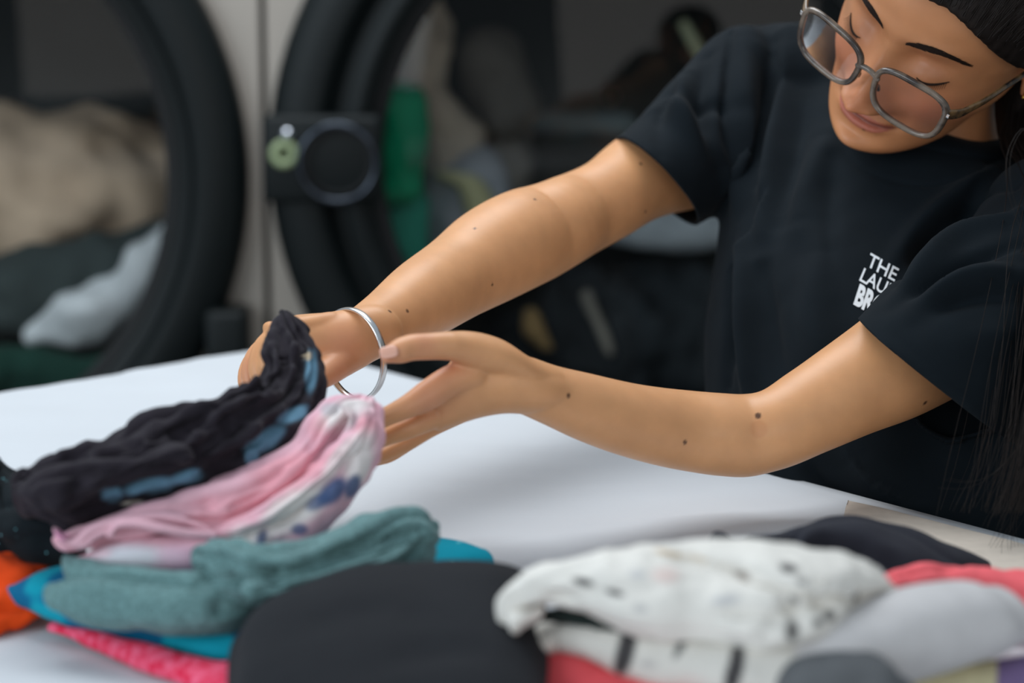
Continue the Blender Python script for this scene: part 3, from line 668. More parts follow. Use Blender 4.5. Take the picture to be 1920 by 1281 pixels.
for c_, a_ in (((P(1149, 264, 1.90) + P(1305, 420, 1.90)) / 2, nrm(P(1222, 192, 1.925) + P(1350, 395, 1.925) - P(1152, 258, 1.90) - P(1308, 415, 1.90))), ((P(1605, 606, 1.65) + P(1895, 832, 1.67)) / 2, nrm(P(1665, 545, 1.66) + P(1930, 780, 1.69) - P(1606, 603, 1.65) - P(1897, 830, 1.67)))):
    al_ = (sv - c_) @ a_; fade_h *= np.where(np.linalg.norm(sv - c_, axis=1) < .10, .25 + .75 * smooth(.0, .028, al_), 1)
sv2 = sv + sn * (nd * fade_h)[:, None]
# cut openings: sleeve hems, neck, waist
rh0, rh1 = P(1149, 264, 1.90), P(1305, 420, 1.90); rax = nrm(P(1222, 192, 1.925) + P(1350, 395, 1.925) - P(1152, 258, 1.90) - P(1308, 415, 1.90))
lh0, lh1 = P(1605, 606, 1.65), P(1895, 832, 1.67); lax = None
def hem_axis(a, b, hx_, hy_, bow):
    h_ = RT * hx_ - UPV * hy_; w_ = nrm(-FW * .055 + h_ * bow); ax = nrm(np.cross(w_, nrm(a - b))); return ax if ax @ h_ < 0 else -ax
rax = hem_axis(rh0, rh1, -.88, .47, -.006); lax = hem_axis(lh0, lh1, -.615, .79, .009)
snap = []
def cut(a, b, ax, thick, lim=.003):
    c = (a + b) / 2; u = (a - b) / 2; ax = nrm(ax - u * (ax @ u) / (u @ u)); wv = np.cross(ax, nrm(u))
    q = sv2 - c; al = q @ ax; e = np.sqrt((q @ u / (u @ u)) ** 2 + (q @ wv / (thick / 2)) ** 2)
    snap.append((c, ax, e, lim)); return (al < lim) & (al > -.02) & (e < 1.12)
cut(rh0, rh1, rax, .10); cut(lh0, lh1, lax, .118); kill = np.zeros(len(sv2), bool)
nc = P(1735, 232, 1.90); nup = nrm(H([0, -.05, -.02]) - P(1755, 430, 1.93))
NR = .064
q = sv2 - nc; al = q @ nup; ra = np.linalg.norm(q - al[:, None] * nup, axis=1)
kill |= (ra < NR) & (al > -.09)
kill |= sv2[:, 2] < P(1430, 1040, 1.91)[2] - .05
bvh_t = BVHTree.FromPolygons([Vector(v) for v in torso[0]], torso[1])
h_ = bvh_t.ray_cast(Vector(CAM), Vector(nrm(P(1650, 600, 1.7) - CAM))); tsign = 1 if h_[1].dot(Vector(FW)) < 0 else -1
bm = bmesh.new(); bm.from_mesh(sh_me)
bm.verts.ensure_lookup_table()
for i, v in enumerate(bm.verts): v.co = sv2[i]
allv = list(bm.verts); dead = [allv[i] for i in np.where(kill)[0]]
for c_, ax_, e_, lim_ in snap:                       # straight hems
    al_ = (sv2 - c_) @ ax_; near_ = (al_ < lim_ + .008) & (al_ > -.04) & (e_ < 1.3)
    reg = []
    for i in np.where(near_)[0]:
        h_ = bvh_t.find_nearest(Vector(sv2[i]))
        if h_[3] > .007 and (Vector(sv2[i]) - h_[0]).dot(h_[1]) * tsign > 0: reg.append(allv[i])
    fs = {f for v in reg for f in v.link_faces}; es = {e for f in fs for e in f.edges}; vs = {v for f in fs for v in f.verts}
    bmesh.ops.bisect_plane(bm, geom=list(fs) + list(es) + list(vs), dist=1e-6, plane_co=Vector(c_ + ax_ * lim_), plane_no=Vector(ax_))
    out_ = {v for v in reg if (np.array(v.co) - c_) @ ax_ < lim_ - 1e-5}
    dead += list(out_)
bmesh.ops.delete(bm, geom=list({v for v in dead if v.is_valid}), context='VERTS')
tv_, tf_ = loft([(P(1400, 250, 1.99), P(1990, 610, 1.81), .15), (P(1372, 390, 1.965), P(2000, 730, 1.785), .19), (P(1363, 535, 1.945), P(1992, 865, 1.75), .20),
    (P(1350, 700, 1.925), P(1975, 985, 1.75), .19), (P(1362, 800, 1.915), P(1970, 1065, 1.75), .19), (P(1410, 900, 1.915), P(1972, 1165, 1.75), .19), (P(1440, 1010, 1.915), P(1980, 1265, 1.75), .2)], 60, 60)
nb_ = [bm.verts.new(v) for v in tv_[:-2]]             # the body panel goes on under the sleeve
for f_ in tf_[60 * 7:-120 - 60 * 7]: bm.faces.new([nb_[i] for i in f_])
bmesh.ops.delete(bm, geom=[v for v in nb_ if not v.link_faces], context='VERTS')
bm.to_mesh(sh_me); bm.free(); sh_me.materials.clear(); sh_me.materials.append(M_shirt); sh_me.shade_smooth()
COL.objects.link(sh); put(sh, person)
so = sh.modifiers.new('t', 'SOLIDIFY'); so.thickness = .0022; so.offset = -1
# collar rib: follows the edge of the neck opening
u1 = nrm(np.cross(nup, FW)); u2 = np.cross(nup, u1)
bvh_s2 = BVHTree.FromObject(sh, bpy.context.evaluated_depsgraph_get())
cp = []
for a in np.linspace(0, 2*np.pi, 73)[:-1]:
    d_ = u1 * math.cos(a) + u2 * math.sin(a); o_ = nc + d_ * (NR + .004) + nup * .12
    h_ = bvh_s2.ray_cast(Vector(o_), Vector(-nup), .3)
    cp.append(np.array(h_[0]) if h_[0] else None)
hts = np.array([((c - nc) @ nup) if c is not None else np.nan for c in cp]); hts = np.where(np.isnan(hts), np.nanmedian(hts), hts)
ker = np.ones(9) / 9; hts = np.convolve(np.concatenate([hts[-4:], hts, hts[:4]]), ker, 'valid')
rings = []
for dr, dh in [(.010, -.004), (.011, .0005), (.006, .0035), (-.002, .0055), (-.010, .0065), (-.0115, .005), (-.010, .003), (-.002, .001), (.006, -.003)]:
    rings.append(np.array([nc + (u1 * math.cos(a) + u2 * math.sin(a)) * (NR + dr) + nup * (hts[i] + dh) for i, a in enumerate(np.linspace(0, 2*np.pi, 73)[:-1])]))
V = np.vstack(rings); F = grid_faces(len(rings), 72).tolist() + [tuple(((len(rings)-1)*72 + j, (len(rings)-1)*72 + (j+1) % 72, (j+1) % 72, j)) for j in range(72)]
col_o = mesh('collar', V, F, M_shirt); col_o.parent = sh
# chest print, projected onto the shirt
def text_mesh(body_, size, bold):
    c = bpy.data.curves.new('t', 'FONT'); c.body = body_; c.size = size; c.offset = bold; c.resolution_u = 6; c.fill_mode = 'BOTH'
    o = bpy.data.objects.new('t', c); COL.objects.link(o)
    me = bpy.data.meshes.new_from_object(o.evaluated_get(bpy.context.evaluated_depsgraph_get())); bpy.data.objects.remove(o, do_unlink=True)
    bm_ = bmesh.new(); bm_.from_mesh(me); bmesh.ops.remove_doubles(bm_, verts=bm_.verts, dist=1e-5)
    bmesh.ops.triangulate(bm_, faces=bm_.faces); bmesh.ops.subdivide_edges(bm_, edges=[e for e in bm_.edges if e.calc_length() > size * .12], cuts=2); bmesh.ops.triangulate(bm_, faces=bm_.faces)
    v_ = np.array([q.co[:] for q in bm_.verts]); bm_.verts.index_update(); f_ = [tuple(q.index for q in p.verts) for p in bm_.faces]; bm_.free()
    return v_, f_
bvh_t = BVHTree.FromPolygons([Vector(v) for v in torso[0]], torso[1])
parts = []
for word, (x0, y0), (ex, ey), (hx_, hy_), bold in [('THE', (1624, 499), (53, 30), (9, -24), .012), ('LAUN', (1611, 527), (66, 38), (10, -24), .012), ('BRO', (1600, 572), (52, 29), (13, -40), .045)]:
    v_, f_ = text_mesh(word, 1.0, bold)
    x_ = (v_[:, 0] - v_[:, 0].min()) / (v_[:, 0].max() - v_[:, 0].min()); y_ = (v_[:, 1] - v_[:, 1].min()) / (v_[:, 1].max() - v_[:, 1].min())
    out = []
    for a, b in zip(x_, y_):
        qx, qy = x0 + ex * a + hx_ * b, y0 + ey * a + hy_ * b
        dr_ = Vector(nrm(P(qx, qy, 1.7) - CAM)); tg = bvh_t.ray_cast(Vector(CAM), dr_); tg = tg[3] if tg[0] else 1.8
        st_ = 0.0; r_ = (None,)
        for _ in range(8):
            h_ = bvh_s2.ray_cast(Vector(CAM) + dr_ * (st_ + 1e-4), dr_)
            if not h_[0]: break
            st_ += h_[3] + 1e-4
            r_ = h_
            if st_ > tg - .03: break
        out.append(np.array(r_[0]) + np.array(r_[1]) * np.sign(-np.dot(np.array(r_[1]), FW)) * .0006 if r_[0] else P(qx, qy, 1.76))
    parts.append((np.array(out), f_))
pr = mesh('chest_print', *merge(parts), M_print, shade=False); pr.parent = sh; pr['label'] = 'white lettering on the chest'
# trousers
hipz = P(1430, 1040, 1.91)[2]
hc0 = (P(1430, 1060, 1.91) + P(1990, 1300, 1.74)) / 2; sd = nrm((P(1990, 1300, 1.74) - P(1430, 1060, 1.91)) * np.array([1, 1, 0]))
bk = np.cross(sd, [0, 0, 1]);  bk = bk if bk[1] > 0 else -bk
def secz(c, hw, z, t): c = np.array([c[0], c[1], z]); return (c - sd * hw, c + sd * hw, t)
hip = loft([secz(hc0, .10, hipz + .06, .16), secz(hc0, .135, .86, .2), secz(hc0 + bk * .02, .16, .74, .22), secz(hc0 + bk * .02, .14, .66, .2)], 30, 48)
legs = []
for s_ in (-1, 1):
    c0 = hc0 + sd * .085 * s_ + bk * .02
    legs.append(loft([secz(c0, .08, .74, .17), secz(c0, .07, .5, .14), secz(c0, .055, .28, .12), secz(c0, .05, .06, .11)], 40, 32))
tr_me = fuse([hip, *legs], .008, 5)
tr_me.materials.clear(); tr_me.materials.append(M_trouser); tr_me.shade_smooth(); tr = bpy.data.objects.new('trousers', tr_me); COL.objects.link(tr); put(tr, person)
for s_ in (-1, 1):
    c0 = hc0 + sd * .085 * s_ + bk * .02; fwd = -bk
    q0 = [c0 + fwd * k for k in (-.07, -.03, .05, .12, .16)]
    V, F = loft([(np.array([*(q[:2] - sd[:2] * w_), h_]), np.array([*(q[:2] + sd[:2] * w_), h_]), 2 * h_ * .96) for q, w_, h_ in zip(q0, (.028, .036, .042, .042, .03), (.04, .045, .04, .03, .022))], 30, 24, ex=2.6)
    V[:, 2] = np.maximum(V[:, 2], 0.001)
    put(mesh('shoe', V, F, M_trouser), person)

# ------------------------------------------------------------------ glasses, earring, bangle
gl = empty('eyeglasses', H([0, .1, 0])); tag(gl, 'clear tortoiseshell glasses slid down the nose of the person', 'glasses')
M_frame = mat('smoky_tortoiseshell_acetate', col=lin(122, 108, 94), rough=.16, col2=lin(58, 50, 46), noise=.12, nscale=60, coat=.3)
M_temple = mat('dark_tortoiseshell', col=lin(30, 26, 26), rough=.16, col2=lin(120, 92, 60), noise=.10, nscale=90, coat=.3)
GC = np.array([.0015, .111, -.0095]); tilt = math.radians(9)
GU = np.array([0, math.sin(tilt) * 1.0, math.cos(tilt)])
def G(x, z, y=0): return H(GC + np.array([x, y, 0]) + np.outer(np.atleast_1d(z), GU)[0] - np.array([0, 1.6 * x * x, 0]))
def lens_outline(sx, n=72):
    out = []
    for a in np.linspace(0, 2*np.pi, n, endpoint=False):
        c_, s_ = math.cos(a), math.sin(a); e = 2 / 3.3
        x_ = .0266 * math.copysign(abs(c_) ** e, c_); z_ = .0206 * math.copysign(abs(s_) ** e, s_)
        x_ *= 1 + .07 * (z_ / .0206)                      # wider at the top
        if z_ > 0: z_ += .0012 * (x_ / .0265)
        out.append((sx * (.0357 + x_), z_))
    return out
for sx in (1, -1):
    ol = lens_outline(sx); n = len(ol); rings = []
    prof = [(-.0008, .0020), (.0025, .0022), (.0034, .0010), (.0034, -.0016), (.0025, -.0026), (-.0008, -.0018)]
    for o_, y_ in prof:
        rr = []
        for (x_, z_) in ol:
            cx_ = .0357 * sx; dx, dz = x_ - cx_, z_; L_ = math.hypot(dx, dz); rr.append(G(cx_ + dx * (1 + o_ / L_), dz * (1 + o_ / L_), y_))
        rings.append(np.array(rr))
    V = np.vstack(rings); m_ = len(prof)
    F = grid_faces(m_, n).tolist() + [((m_-1)*n + j, (m_-1)*n + (j+1) % n, (j+1) % n, j) for j in range(n)]
    put(mesh('rim', V, F, M_frame), gl)
    V = np.array([G(.0357 * sx + (x_ - .0357 * sx) * k, z_ * k, .0004 + .0006 * (1 - k*k)) for k in (1, .75, .5, .25) for x_, z_ in ol] + [G(.0357 * sx, 0, .001)])
    F = grid_faces(4, n).tolist() + [(len(V) - 1, 3*n + j, 3*n + (j+1) % n) for j in range(n)]
    lo = put(mesh('lens', V, F, M_lens), gl)
    # temple
    pts = [G(sx * .0635, .010, .000), G(sx * .0690, .011, -.006), H([sx * .0745, .085, .004]), H([sx * .0765, .04, .003]), H([sx * .0775, .0, .002]), H([sx * .075, -.02, -.006]), H([sx * .073, -.033, -.02])]
    secs = []
    for i, q in enumerate(pts):
        hgt = [.0045, .0042, .0034, .0026, .0024, .0024, .002][i]; secs.append((q + HU * hgt, q - HU * hgt, .0032))
    put(mesh('temple', *loft(secs, 50, 16, ex=3), M_temple), gl)
    for zz_ in (.0,):
        V, F = loft([(G(sx*.0655, .013, .0022), G(sx*.0655, .0085, .0022), .0008), (G(sx*.0670, .013, .0022), G(sx*.0670, .0085, .0022), .0008)], 6, 10); put(mesh('hinge_rivet', V, F, M_silver), gl)
    pts = [G(sx * .0085, -.003, -.001), G(sx * .0085, -.006, -.006), G(sx * .009, -.010, -.008)]
    put(mesh('nose_pad', *tube3(pts, [.001, .0018, .0016], 12, 10), M_frame), gl)
pts = [G(x_, .0055 + .0025 * (1 - (x_ / .0085) ** 2), .0005) for x_ in np.linspace(-.0088, .0088, 9)]
put(mesh('bridge', *tube3(pts, [.0021] * 9, 24, 12), M_frame), gl)
er = empty('earring', H([.0765, -.012, -.026])); tag(er, 'small gold stud earring on the left ear lobe', 'earring')
for dx_, dz_, r_ in [(0, 0, .0028), (.001, -.004, .0022), (0.001, .0035, .0018)]:
    c_ = H([.079, -.010 + dx_, -.026 + dz_]); bmx = bmesh.new(); bmesh.ops.create_icosphere(bmx, subdivisions=3, radius=r_)
    me = bpy.data.meshes.new('stud_bead'); bmx.to_mesh(me); bmx.free(); me.shade_smooth(); me.materials.append(M_gold)
    o = bpy.data.objects.new('stud_bead', me); COL.objects.link(o); o.location = c_; put(o, er)
# bangle
bcn = P(663, 664, 1.634); av = P(683, 747, 1.634) - bcn; bvv = P(721, 658, 1.634) - bcn
bvv = bvv - FW * math.sqrt(max(av.dot(av) - bvv.dot(bvv), 0)) * 1.0
bvv = nrm(bvv - av * (av.dot(bvv) / av.dot(av))) * np.linalg.norm(av); axn = nrm(np.cross(av, bvv))
rings = []
for a in np.linspace(0, 2*np.pi, 120, endpoint=False):
    rd = av * math.cos(a) + bvv * math.sin(a); rn = nrm(rd)
    rings.append([bcn + rd + rn * r_ + axn * h_ for r_, h_ in [(.0009, -.0024), (.0013, -.0014), (.0013, .0014), (.0009, .0024), (-.0006, .0025), (-.0009, 0), (-.0006, -.0025)]])
V = np.array(rings).reshape(-1, 3); k7 = 7
F = [(i*k7 + j, i*k7 + (j+1) % k7, ((i+1) % 120)*k7 + (j+1) % k7, ((i+1) % 120)*k7 + j) for i in range(120) for j in range(k7)]
bg_ = mesh('bangle', V, F, M_silver); tag(bg_, 'thin silver bangle loose around the right wrist', 'bangle')

# ------------------------------------------------------------------ clothes
def wr(amp, sc, seed, pleats=0, pk=0, stretch=1.0, warp=1.0, hem=0.0):
    """wrinkles: long folds across the section plus soft noise"""
    def f(s, th, V):
        q = V * sc; d = amp * .5 * vnoise(q, seed) + amp * .3 * vnoise(q * 2.6, seed + 3)
        if pleats:
            wv = warp * (vnoise(np.stack([s * 4, np.cos(th) * .8, np.sin(th) * .8], -1), seed + 7))
            ph = pk * th / 2 + wv * 1.6 + 1.5 * np.sin(s * 3 + seed)
            d = d + pleats * (np.abs(np.sin(ph)) ** .6 - .75)
        return d
    return f
def paint(V, base, blobs, seed=0):
    c = np.tile(np.asarray(base, float), (len(V), 1))
    q = V - CAM
    for b in blobs:
        x, y, rx, ry, ang, cc = b[:6]; k = b[6] if len(b) > 6 else 1.0; soft = b[7] if len(b) > 7 else .35
        dd = q @ FW; X_ = (q @ RT) / dd * FPX + 960; Y_ = 640.5 - (q @ UPV) / dd * FPX
        # find the surface point seen at (x, y), then colour around it in 3D
        off = np.hypot(X_ - x, Y_ - y); cand = np.where(off < 7)[0]
        if len(cand) == 0: cand = np.argsort(off)[:6]
        c0 = V[cand[np.argmin(dd[cand])]]; d0 = (c0 - CAM) @ FW
        a = math.radians(ang); e1 = RT * math.cos(a) - UPV * math.sin(a); e2 = RT * math.sin(a) + UPV * math.cos(a); e3 = FW
        r_ = V - c0; mx = math.sqrt(((r_ @ e1) ** 2).max()) if False else 0
        s_ = FPX / d0; dist = np.sqrt((r_ @ e1 * s_ / rx) ** 2 + (r_ @ e2 * s_ / ry) ** 2 + (r_ @ e3 / .018) ** 2)
        dist = dist + .10 * vnoise(V * 130, seed + 1)
        m_ = smooth(1 + soft, 1 - soft, dist)[:, None] * k
        c = c * (1 - m_) + np.asarray(cc) * m_
    return c
def press(V, F, lines):
    """press folds (negative amplitude) or raise ridges along lines that lie on the seen side of the cloth"""
    me = bpy.data.meshes.new('tmp'); me.from_pydata(V.tolist(), [], [tuple(f) for f in F]); me.update(); N = normals_of(me); bpy.data.meshes.remove(me)
    bt_ = BVHTree.FromPolygons([Vector(v) for v in V], [tuple(int(i) for i in f) for f in F])
    if ((V - V.mean(0)) * N).sum() < 0: N = -N
    nd_ = np.zeros(len(V))
    for pts, wdt, amp in lines:
        c = []
        for x, y in pts:
            r_ = bt_.ray_cast(Vector(CAM), Vector(nrm(P(x, y, 1.5) - CAM)))
            if r_[0]: c.append(np.array(r_[0]))
        if len(c) < 2: continue
        q = catmull(np.array(c), 80); dm = np.full(len(V), 9.0); tt = np.zeros(len(V))
        lo, hi = q.min(0) - 3 * wdt, q.max(0) + 3 * wdt
        idx = np.where(((V > lo) & (V < hi)).all(1))[0]; W_ = V[idx]; d2 = np.full(len(idx), 9.0); t2 = np.zeros(len(idx))
        for i, a in enumerate(q):
            dd = np.linalg.norm(W_ - a, axis=1); m_ = dd < d2; d2[m_] = dd[m_]; t2[m_] = i / 79
        nd_[idx] += amp * np.exp(-(d2 / wdt) ** 2) * np.sin(np.clip(t2, .05, .95) * math.pi) ** .5
    return V + N * nd_[:, None]
def garment(name, lofts, m, label, cat, blobs=None, base=None, seed=0, group=None, creases=None):
    V, F = merge(lofts)
    if creases: V = press(V, F, creases)
    o = mesh(name, V, F, m)
    if base is not None: set_col(o.data, paint(V, base, blobs or [], seed))
    tag(o, label, cat, group); return o

# black top held in the right hand
ink = lin(40, 36, 42); blue = lin(96, 134, 156)
bt = loft([(P(a, b, dd), P(c, e, dd - .012), t) for a, b, c, e, dd, t in [(48, 893, 60, 940, 1.43, .04), (75, 868, 118, 980, 1.43, .05), (140, 846, 200, 966, 1.435, .055), (230, 813, 300, 948, 1.44, .06), (310, 785, 390, 918, 1.45, .06), (375, 757, 468, 893, 1.465, .06),
    (440, 737, 530, 852, 1.48, .055), (482, 712, 580, 795, 1.50, .05), (495, 672, 604, 735, 1.52, .045), (505, 636, 602, 685, 1.535, .04), (520, 608, 588, 640, 1.545, .034), (542, 599, 568, 608, 1.55, .026)]],
    240, 200, disp=lambda s, th, V: wr(.013, 38, 11, pleats=.0075, pk=11, warp=1.6)(s, th, V) * (1 - .65 * smooth(.72, .95, s)), r0=.01, r1=.004)
roll1 = loft([(P(a, b, dd), P(c, e, dd), t) for a, b, c, e, dd, t in [(45, 900, 60, 945, 1.40, .02), (80, 880, 105, 970, 1.395, .03), (150, 868, 175, 925, 1.395, .03), (240, 855, 260, 900, 1.40, .03), (330, 835, 350, 880, 1.41, .03)]], 90, 60, disp=wr(.003, 45, 5, .002, 5), r0=.006)
garment('black_shirt', [bt, roll1], fabric('black_jersey_top', attr='tint', sheen=.05, noise=.1), 'crumpled black top with faded blue print gripped in the right hand', 'top',
    blobs=[(590, 690, 11, 52, 0, blue), (556, 772, 32, 13, -25, blue), (505, 822, 34, 17, -35, blue), (478, 850, 12, 22, 0, blue), (358, 898, 30, 14, -14, blue), (285, 918, 45, 17, -8, blue), (213, 933, 18, 17, 0, blue), (254, 946, 20, 4, -4, lin(200, 195, 185)), (577, 662, 4, 9, 0, lin(210, 190, 160))], base=ink, seed=1,
    creases=[([(60, 905), (110, 885), (180, 880), (260, 868)], .004, -.006), ([(75, 940), (105, 968), (130, 950), (150, 900), (180, 880)], .004, -.006), ([(130, 860), (220, 850), (300, 815), (380, 790)], .004, -.006), ([(200, 900), (300, 880), (380, 850), (450, 800), (500, 760)], .004, -.007),
             ([(230, 825), (270, 850), (290, 880)], .004, -.005), ([(300, 795), (340, 820), (370, 850)], .004, -.005), ([(400, 760), (430, 790), (440, 820)], .004, -.005), ([(300, 905), (370, 880), (450, 850), (520, 790), (560, 730)], .0035, -.005), ([(350, 800), (400, 800), (470, 760), (520, 700), (540, 640)], .0035, -.006),
             ([(440, 745), (500, 720), (525, 670), (530, 620)], .0035, -.005), ([(520, 650), (535, 690), (520, 730)], .004, -.004), ([(560, 620), (570, 660), (560, 710)], .003, -.004), ([(390, 870), (420, 890), (450, 880)], .005, -.005)])
# pink and white tie-dye top
pk = lin(226, 178, 190); wht = lin(232, 226, 222); navy = lin(72, 92, 132); rose = lin(222, 138, 148)
def pl_(rows, nu=150, nv=110, disp=None, **k): return loft([(P(a, b, dd), P(c, e, dd), t) for a, b, c, e, dd, t in rows], nu, nv, disp=disp, **k)
p1 = pl_([(110, 998, 130, 1032, 1.40, .02), (200, 968, 225, 1020, 1.41, .035), (300, 938, 330, 1008, 1.42, .045), (390, 900, 400, 1008, 1.43, .05), (460, 880, 482, 968, 1.44, .05), (530, 838, 560, 908, 1.455, .05), (575, 780, 622, 852, 1.47, .045), (612, 748, 672, 808, 1.48, .04), (650, 742, 705, 785, 1.485, .03)],
    disp=wr(.005, 32, 21, .004, 7), r0=.006, r1=.006)
p2 = pl_([(395, 985, 430, 1030, 1.415, .03), (440, 970, 500, 1044, 1.42, .035), (505, 935, 568, 1035, 1.43, .04), (570, 882, 642, 960, 1.44, .04), (625, 825, 695, 892, 1.455, .04), (655, 775, 716, 832, 1.47, .035), (672, 750, 714, 785, 1.475, .025)],
    disp=wr(.004, 36, 25, .0045, 6), r0=.010, r1=.006)
p3 = pl_([(400, 985, 415, 1015, 1.41, .02), (480, 950, 505, 985, 1.41, .022), (570, 890, 600, 925, 1.425, .024), (640, 815, 672, 850, 1.44, .022), (675, 770, 700, 800, 1.455, .02)], disp=wr(.002, 50, 27), r0=.006, r1=.006)
p4 = pl_([(152, 1040, 162, 1056, 1.40, .02), (200, 1015, 215, 1072, 1.40, .035), (300, 1003, 308, 1083, 1.405, .04), (380, 998, 392, 1078, 1.41, .04), (430, 1005, 425, 1055, 1.42, .03)], 90, 80, disp=wr(.003, 30, 29), r0=.006)
p5 = pl_([(108, 990, 112, 1012, 1.385, .012), (130, 1010, 150, 1032, 1.385, .012), (170, 985, 185, 1012, 1.385, .012), (240, 965, 250, 985, 1.39, .012), (330, 962, 335, 985, 1.395, .012), (390, 985, 392, 1006, 1.40, .012)], 90, 30, disp=wr(.001, 60, 3), r0=.004)
p6 = tube([(206, 1000, 1.385, 9), (215, 985, 1.382, 9), (250, 980, 1.38, 9), (300, 990, 1.38, 9), (350, 1000, 1.385, 9), (400, 1004, 1.39, 8)], 60, 20)
p7 = pl_([(640, 765, 700, 760, 1.455, .012), (668, 800, 712, 800, 1.448, .014), (660, 850, 690, 860, 1.442, .012)], 50, 30, disp=wr(.001, 60, 6), r0=.004)
garment('tie_dye_shirt', [p1, p2, p3, p4, p5, p6, p7], fabric('tie_dye_cotton', attr='tint', noise=.05), 'pink and white tie-dye top with navy smudges lifted below the black top', 'top',
    blobs=[(540, 880, 120, 42, -38, rose, .6, .6), (420, 950, 60, 30, -20, rose, .35, .6), (640, 775, 50, 30, -30, wht, .9, .5), (600, 800, 18, 26, 0, rose, .4, .5), (690, 800, 22, 24, 0, rose, .55, .5), (560, 960, 90, 30, -35, wht, .95, .5), (470, 1010, 40, 30, 0, wht, .9, .5), (680, 860, 26, 60, 15, wht, .9, .5), (640, 850, 14, 60, 35, wht, .7, .5), (520, 950, 40, 12, -35, wht, .6, .5),
           (630, 920, 34, 20, -45, navy, .95, .35), (668, 915, 14, 24, 20, navy, .9, .35), (600, 935, 24, 12, -30, navy, .8, .4), (494, 1008, 9, 20, 15, navy, .85, .4), (568, 992, 15, 11, 0, navy, .85, .4), (515, 1025, 13, 9, 0, wht, .9, .3),
           (240, 1045, 85, 24, 0, lin(214, 220, 226), .9, .5), (340, 1050, 40, 26, 0, lin(214, 180, 200), .7, .5), (180, 1030, 30, 10, 0, lin(225, 190, 200), .7), (690, 775, 8, 10, 0, lin(120, 96, 104), .5), (616, 760, 20, 12, 0, lin(176, 176, 180), .7, .5), (660, 790, 8, 14, 0, lin(150, 130, 140), .6, .5), (112, 1000, 14, 12, 0, lin(216, 140, 180), .7)], base=pk, seed=2,
    creases=[([(430, 985), (500, 950), (570, 900), (630, 850), (670, 800)], .004, -.007), ([(470, 1000), (540, 960), (610, 905), (660, 850), (690, 800)], .003, -.004), ([(345, 960), (380, 945), (400, 960), (410, 990)], .006, -.004), ([(395, 940), (440, 950), (480, 930), (520, 890)], .005, -.004), ([(640, 830), (660, 870), (640, 900)], .004, -.004),
             ([(630, 760), (640, 800), (620, 840)], .004, -.004), ([(660, 760), (662, 790), (655, 820)], .003, -.005), ([(560, 820), (590, 850), (600, 880)], .005, -.003), ([(500, 1000), (520, 1020), (545, 1010)], .004, -.004), ([(150, 1020), (180, 1000), (210, 985)], .003, -.005)])

# sage green top on the pile

M_sage = fabric('sage_heather_knit', col=lin(98, 130, 130), noise=.28, nscale=420, sheen=.08, bump=.5, bscale=900)
def tl(rows, nu=110, nv=90, disp=None, **k):
    return loft([(T(a, b, z1), T(c, e, z2), t) for a, b, z1, c, e, z2, t in rows], nu, nv, disp=disp, **k)
s1 = tl([(385, 1045, .955, 385, 1085, .95, .025), (430, 1022, .965, 440, 1118, .945, .04), (500, 1030, .968, 510, 1122, .943, .045), (600, 1000, .97, 612, 1108, .942, .048), (690, 968, .972, 702, 1094, .94, .05), (760, 974, .965, 772, 1080, .942, .045), (792, 992, .958, 795, 1062, .945, .036)], 150, 120, disp=wr(.006, 30, 31, .0045, 7, warp=.8), r0=.01, r1=.008)
s2_ = tl([(105, 1108, .938, 108, 1132, .935, .014), (140, 1094, .942, 150, 1154, .930, .026), (230, 1090, .944, 245, 1170, .928, .030), (330, 1096, .944, 345, 1179, .928, .030), (420, 1104, .942, 436, 1174, .928, .026), (500, 1106, .940, 515, 1140, .93, .02), (620, 1088, .94, 630, 1112, .933, .018), (780, 1052, .94, 788, 1076, .934, .016)], 150, 80, disp=wr(.005, 30, 33, .0012, 5), r0=.008)
s3 = tl([(125, 1048, .95, 135, 1092, .944, .014), (250, 1068, .95, 252, 1110, .944, .014), (370, 1078, .95, 380, 1118, .944, .014), (450, 1070, .952, 452, 1122, .944, .014)], 70, 50, disp=wr(.002, 40, 35), r0=.005)
s4 = tl([(470, 1094, .958, 472, 1118, .950, .016), (580, 1068, .962, 586, 1096, .952, .018), (680, 1038, .964, 690, 1070, .952, .020), (755, 1010, .962, 770, 1045, .952, .018), (790, 1005, .96, 796, 1030, .952, .012)], 90, 50, disp=wr(.0015, 40, 37), r0=.006)
garment('sage_shirt', [s1, s2_, s3, s4], M_sage, 'folded sage green knit top beneath the tie-dye top', 'top',
    creases=[([(450, 1090), (560, 1070), (660, 1040), (740, 1010), (790, 995)], .0035, -.008), ([(470, 1118), (580, 1098), (680, 1072), (770, 1040), (797, 1015)], .003, -.007), ([(560, 1050), (650, 1030), (730, 1000), (770, 988)], .003, -.004), ([(480, 1060), (520, 1080), (500, 1100)], .004, -.006), ([(400, 1050), (430, 1070), (450, 1110)], .006, -.006),
             ([(700, 1050), (730, 1035), (775, 1005)], .0025, -.004), ([(120, 1090), (240, 1084), (360, 1092), (450, 1096)], .003, -.006), ([(430, 1110), (410, 1140), (395, 1165)], .005, -.004), ([(420, 1150), (500, 1135), (600, 1118)], .003, -.005), ([(380, 1060), (390, 1080), (372, 1090)], .004, -.004)])
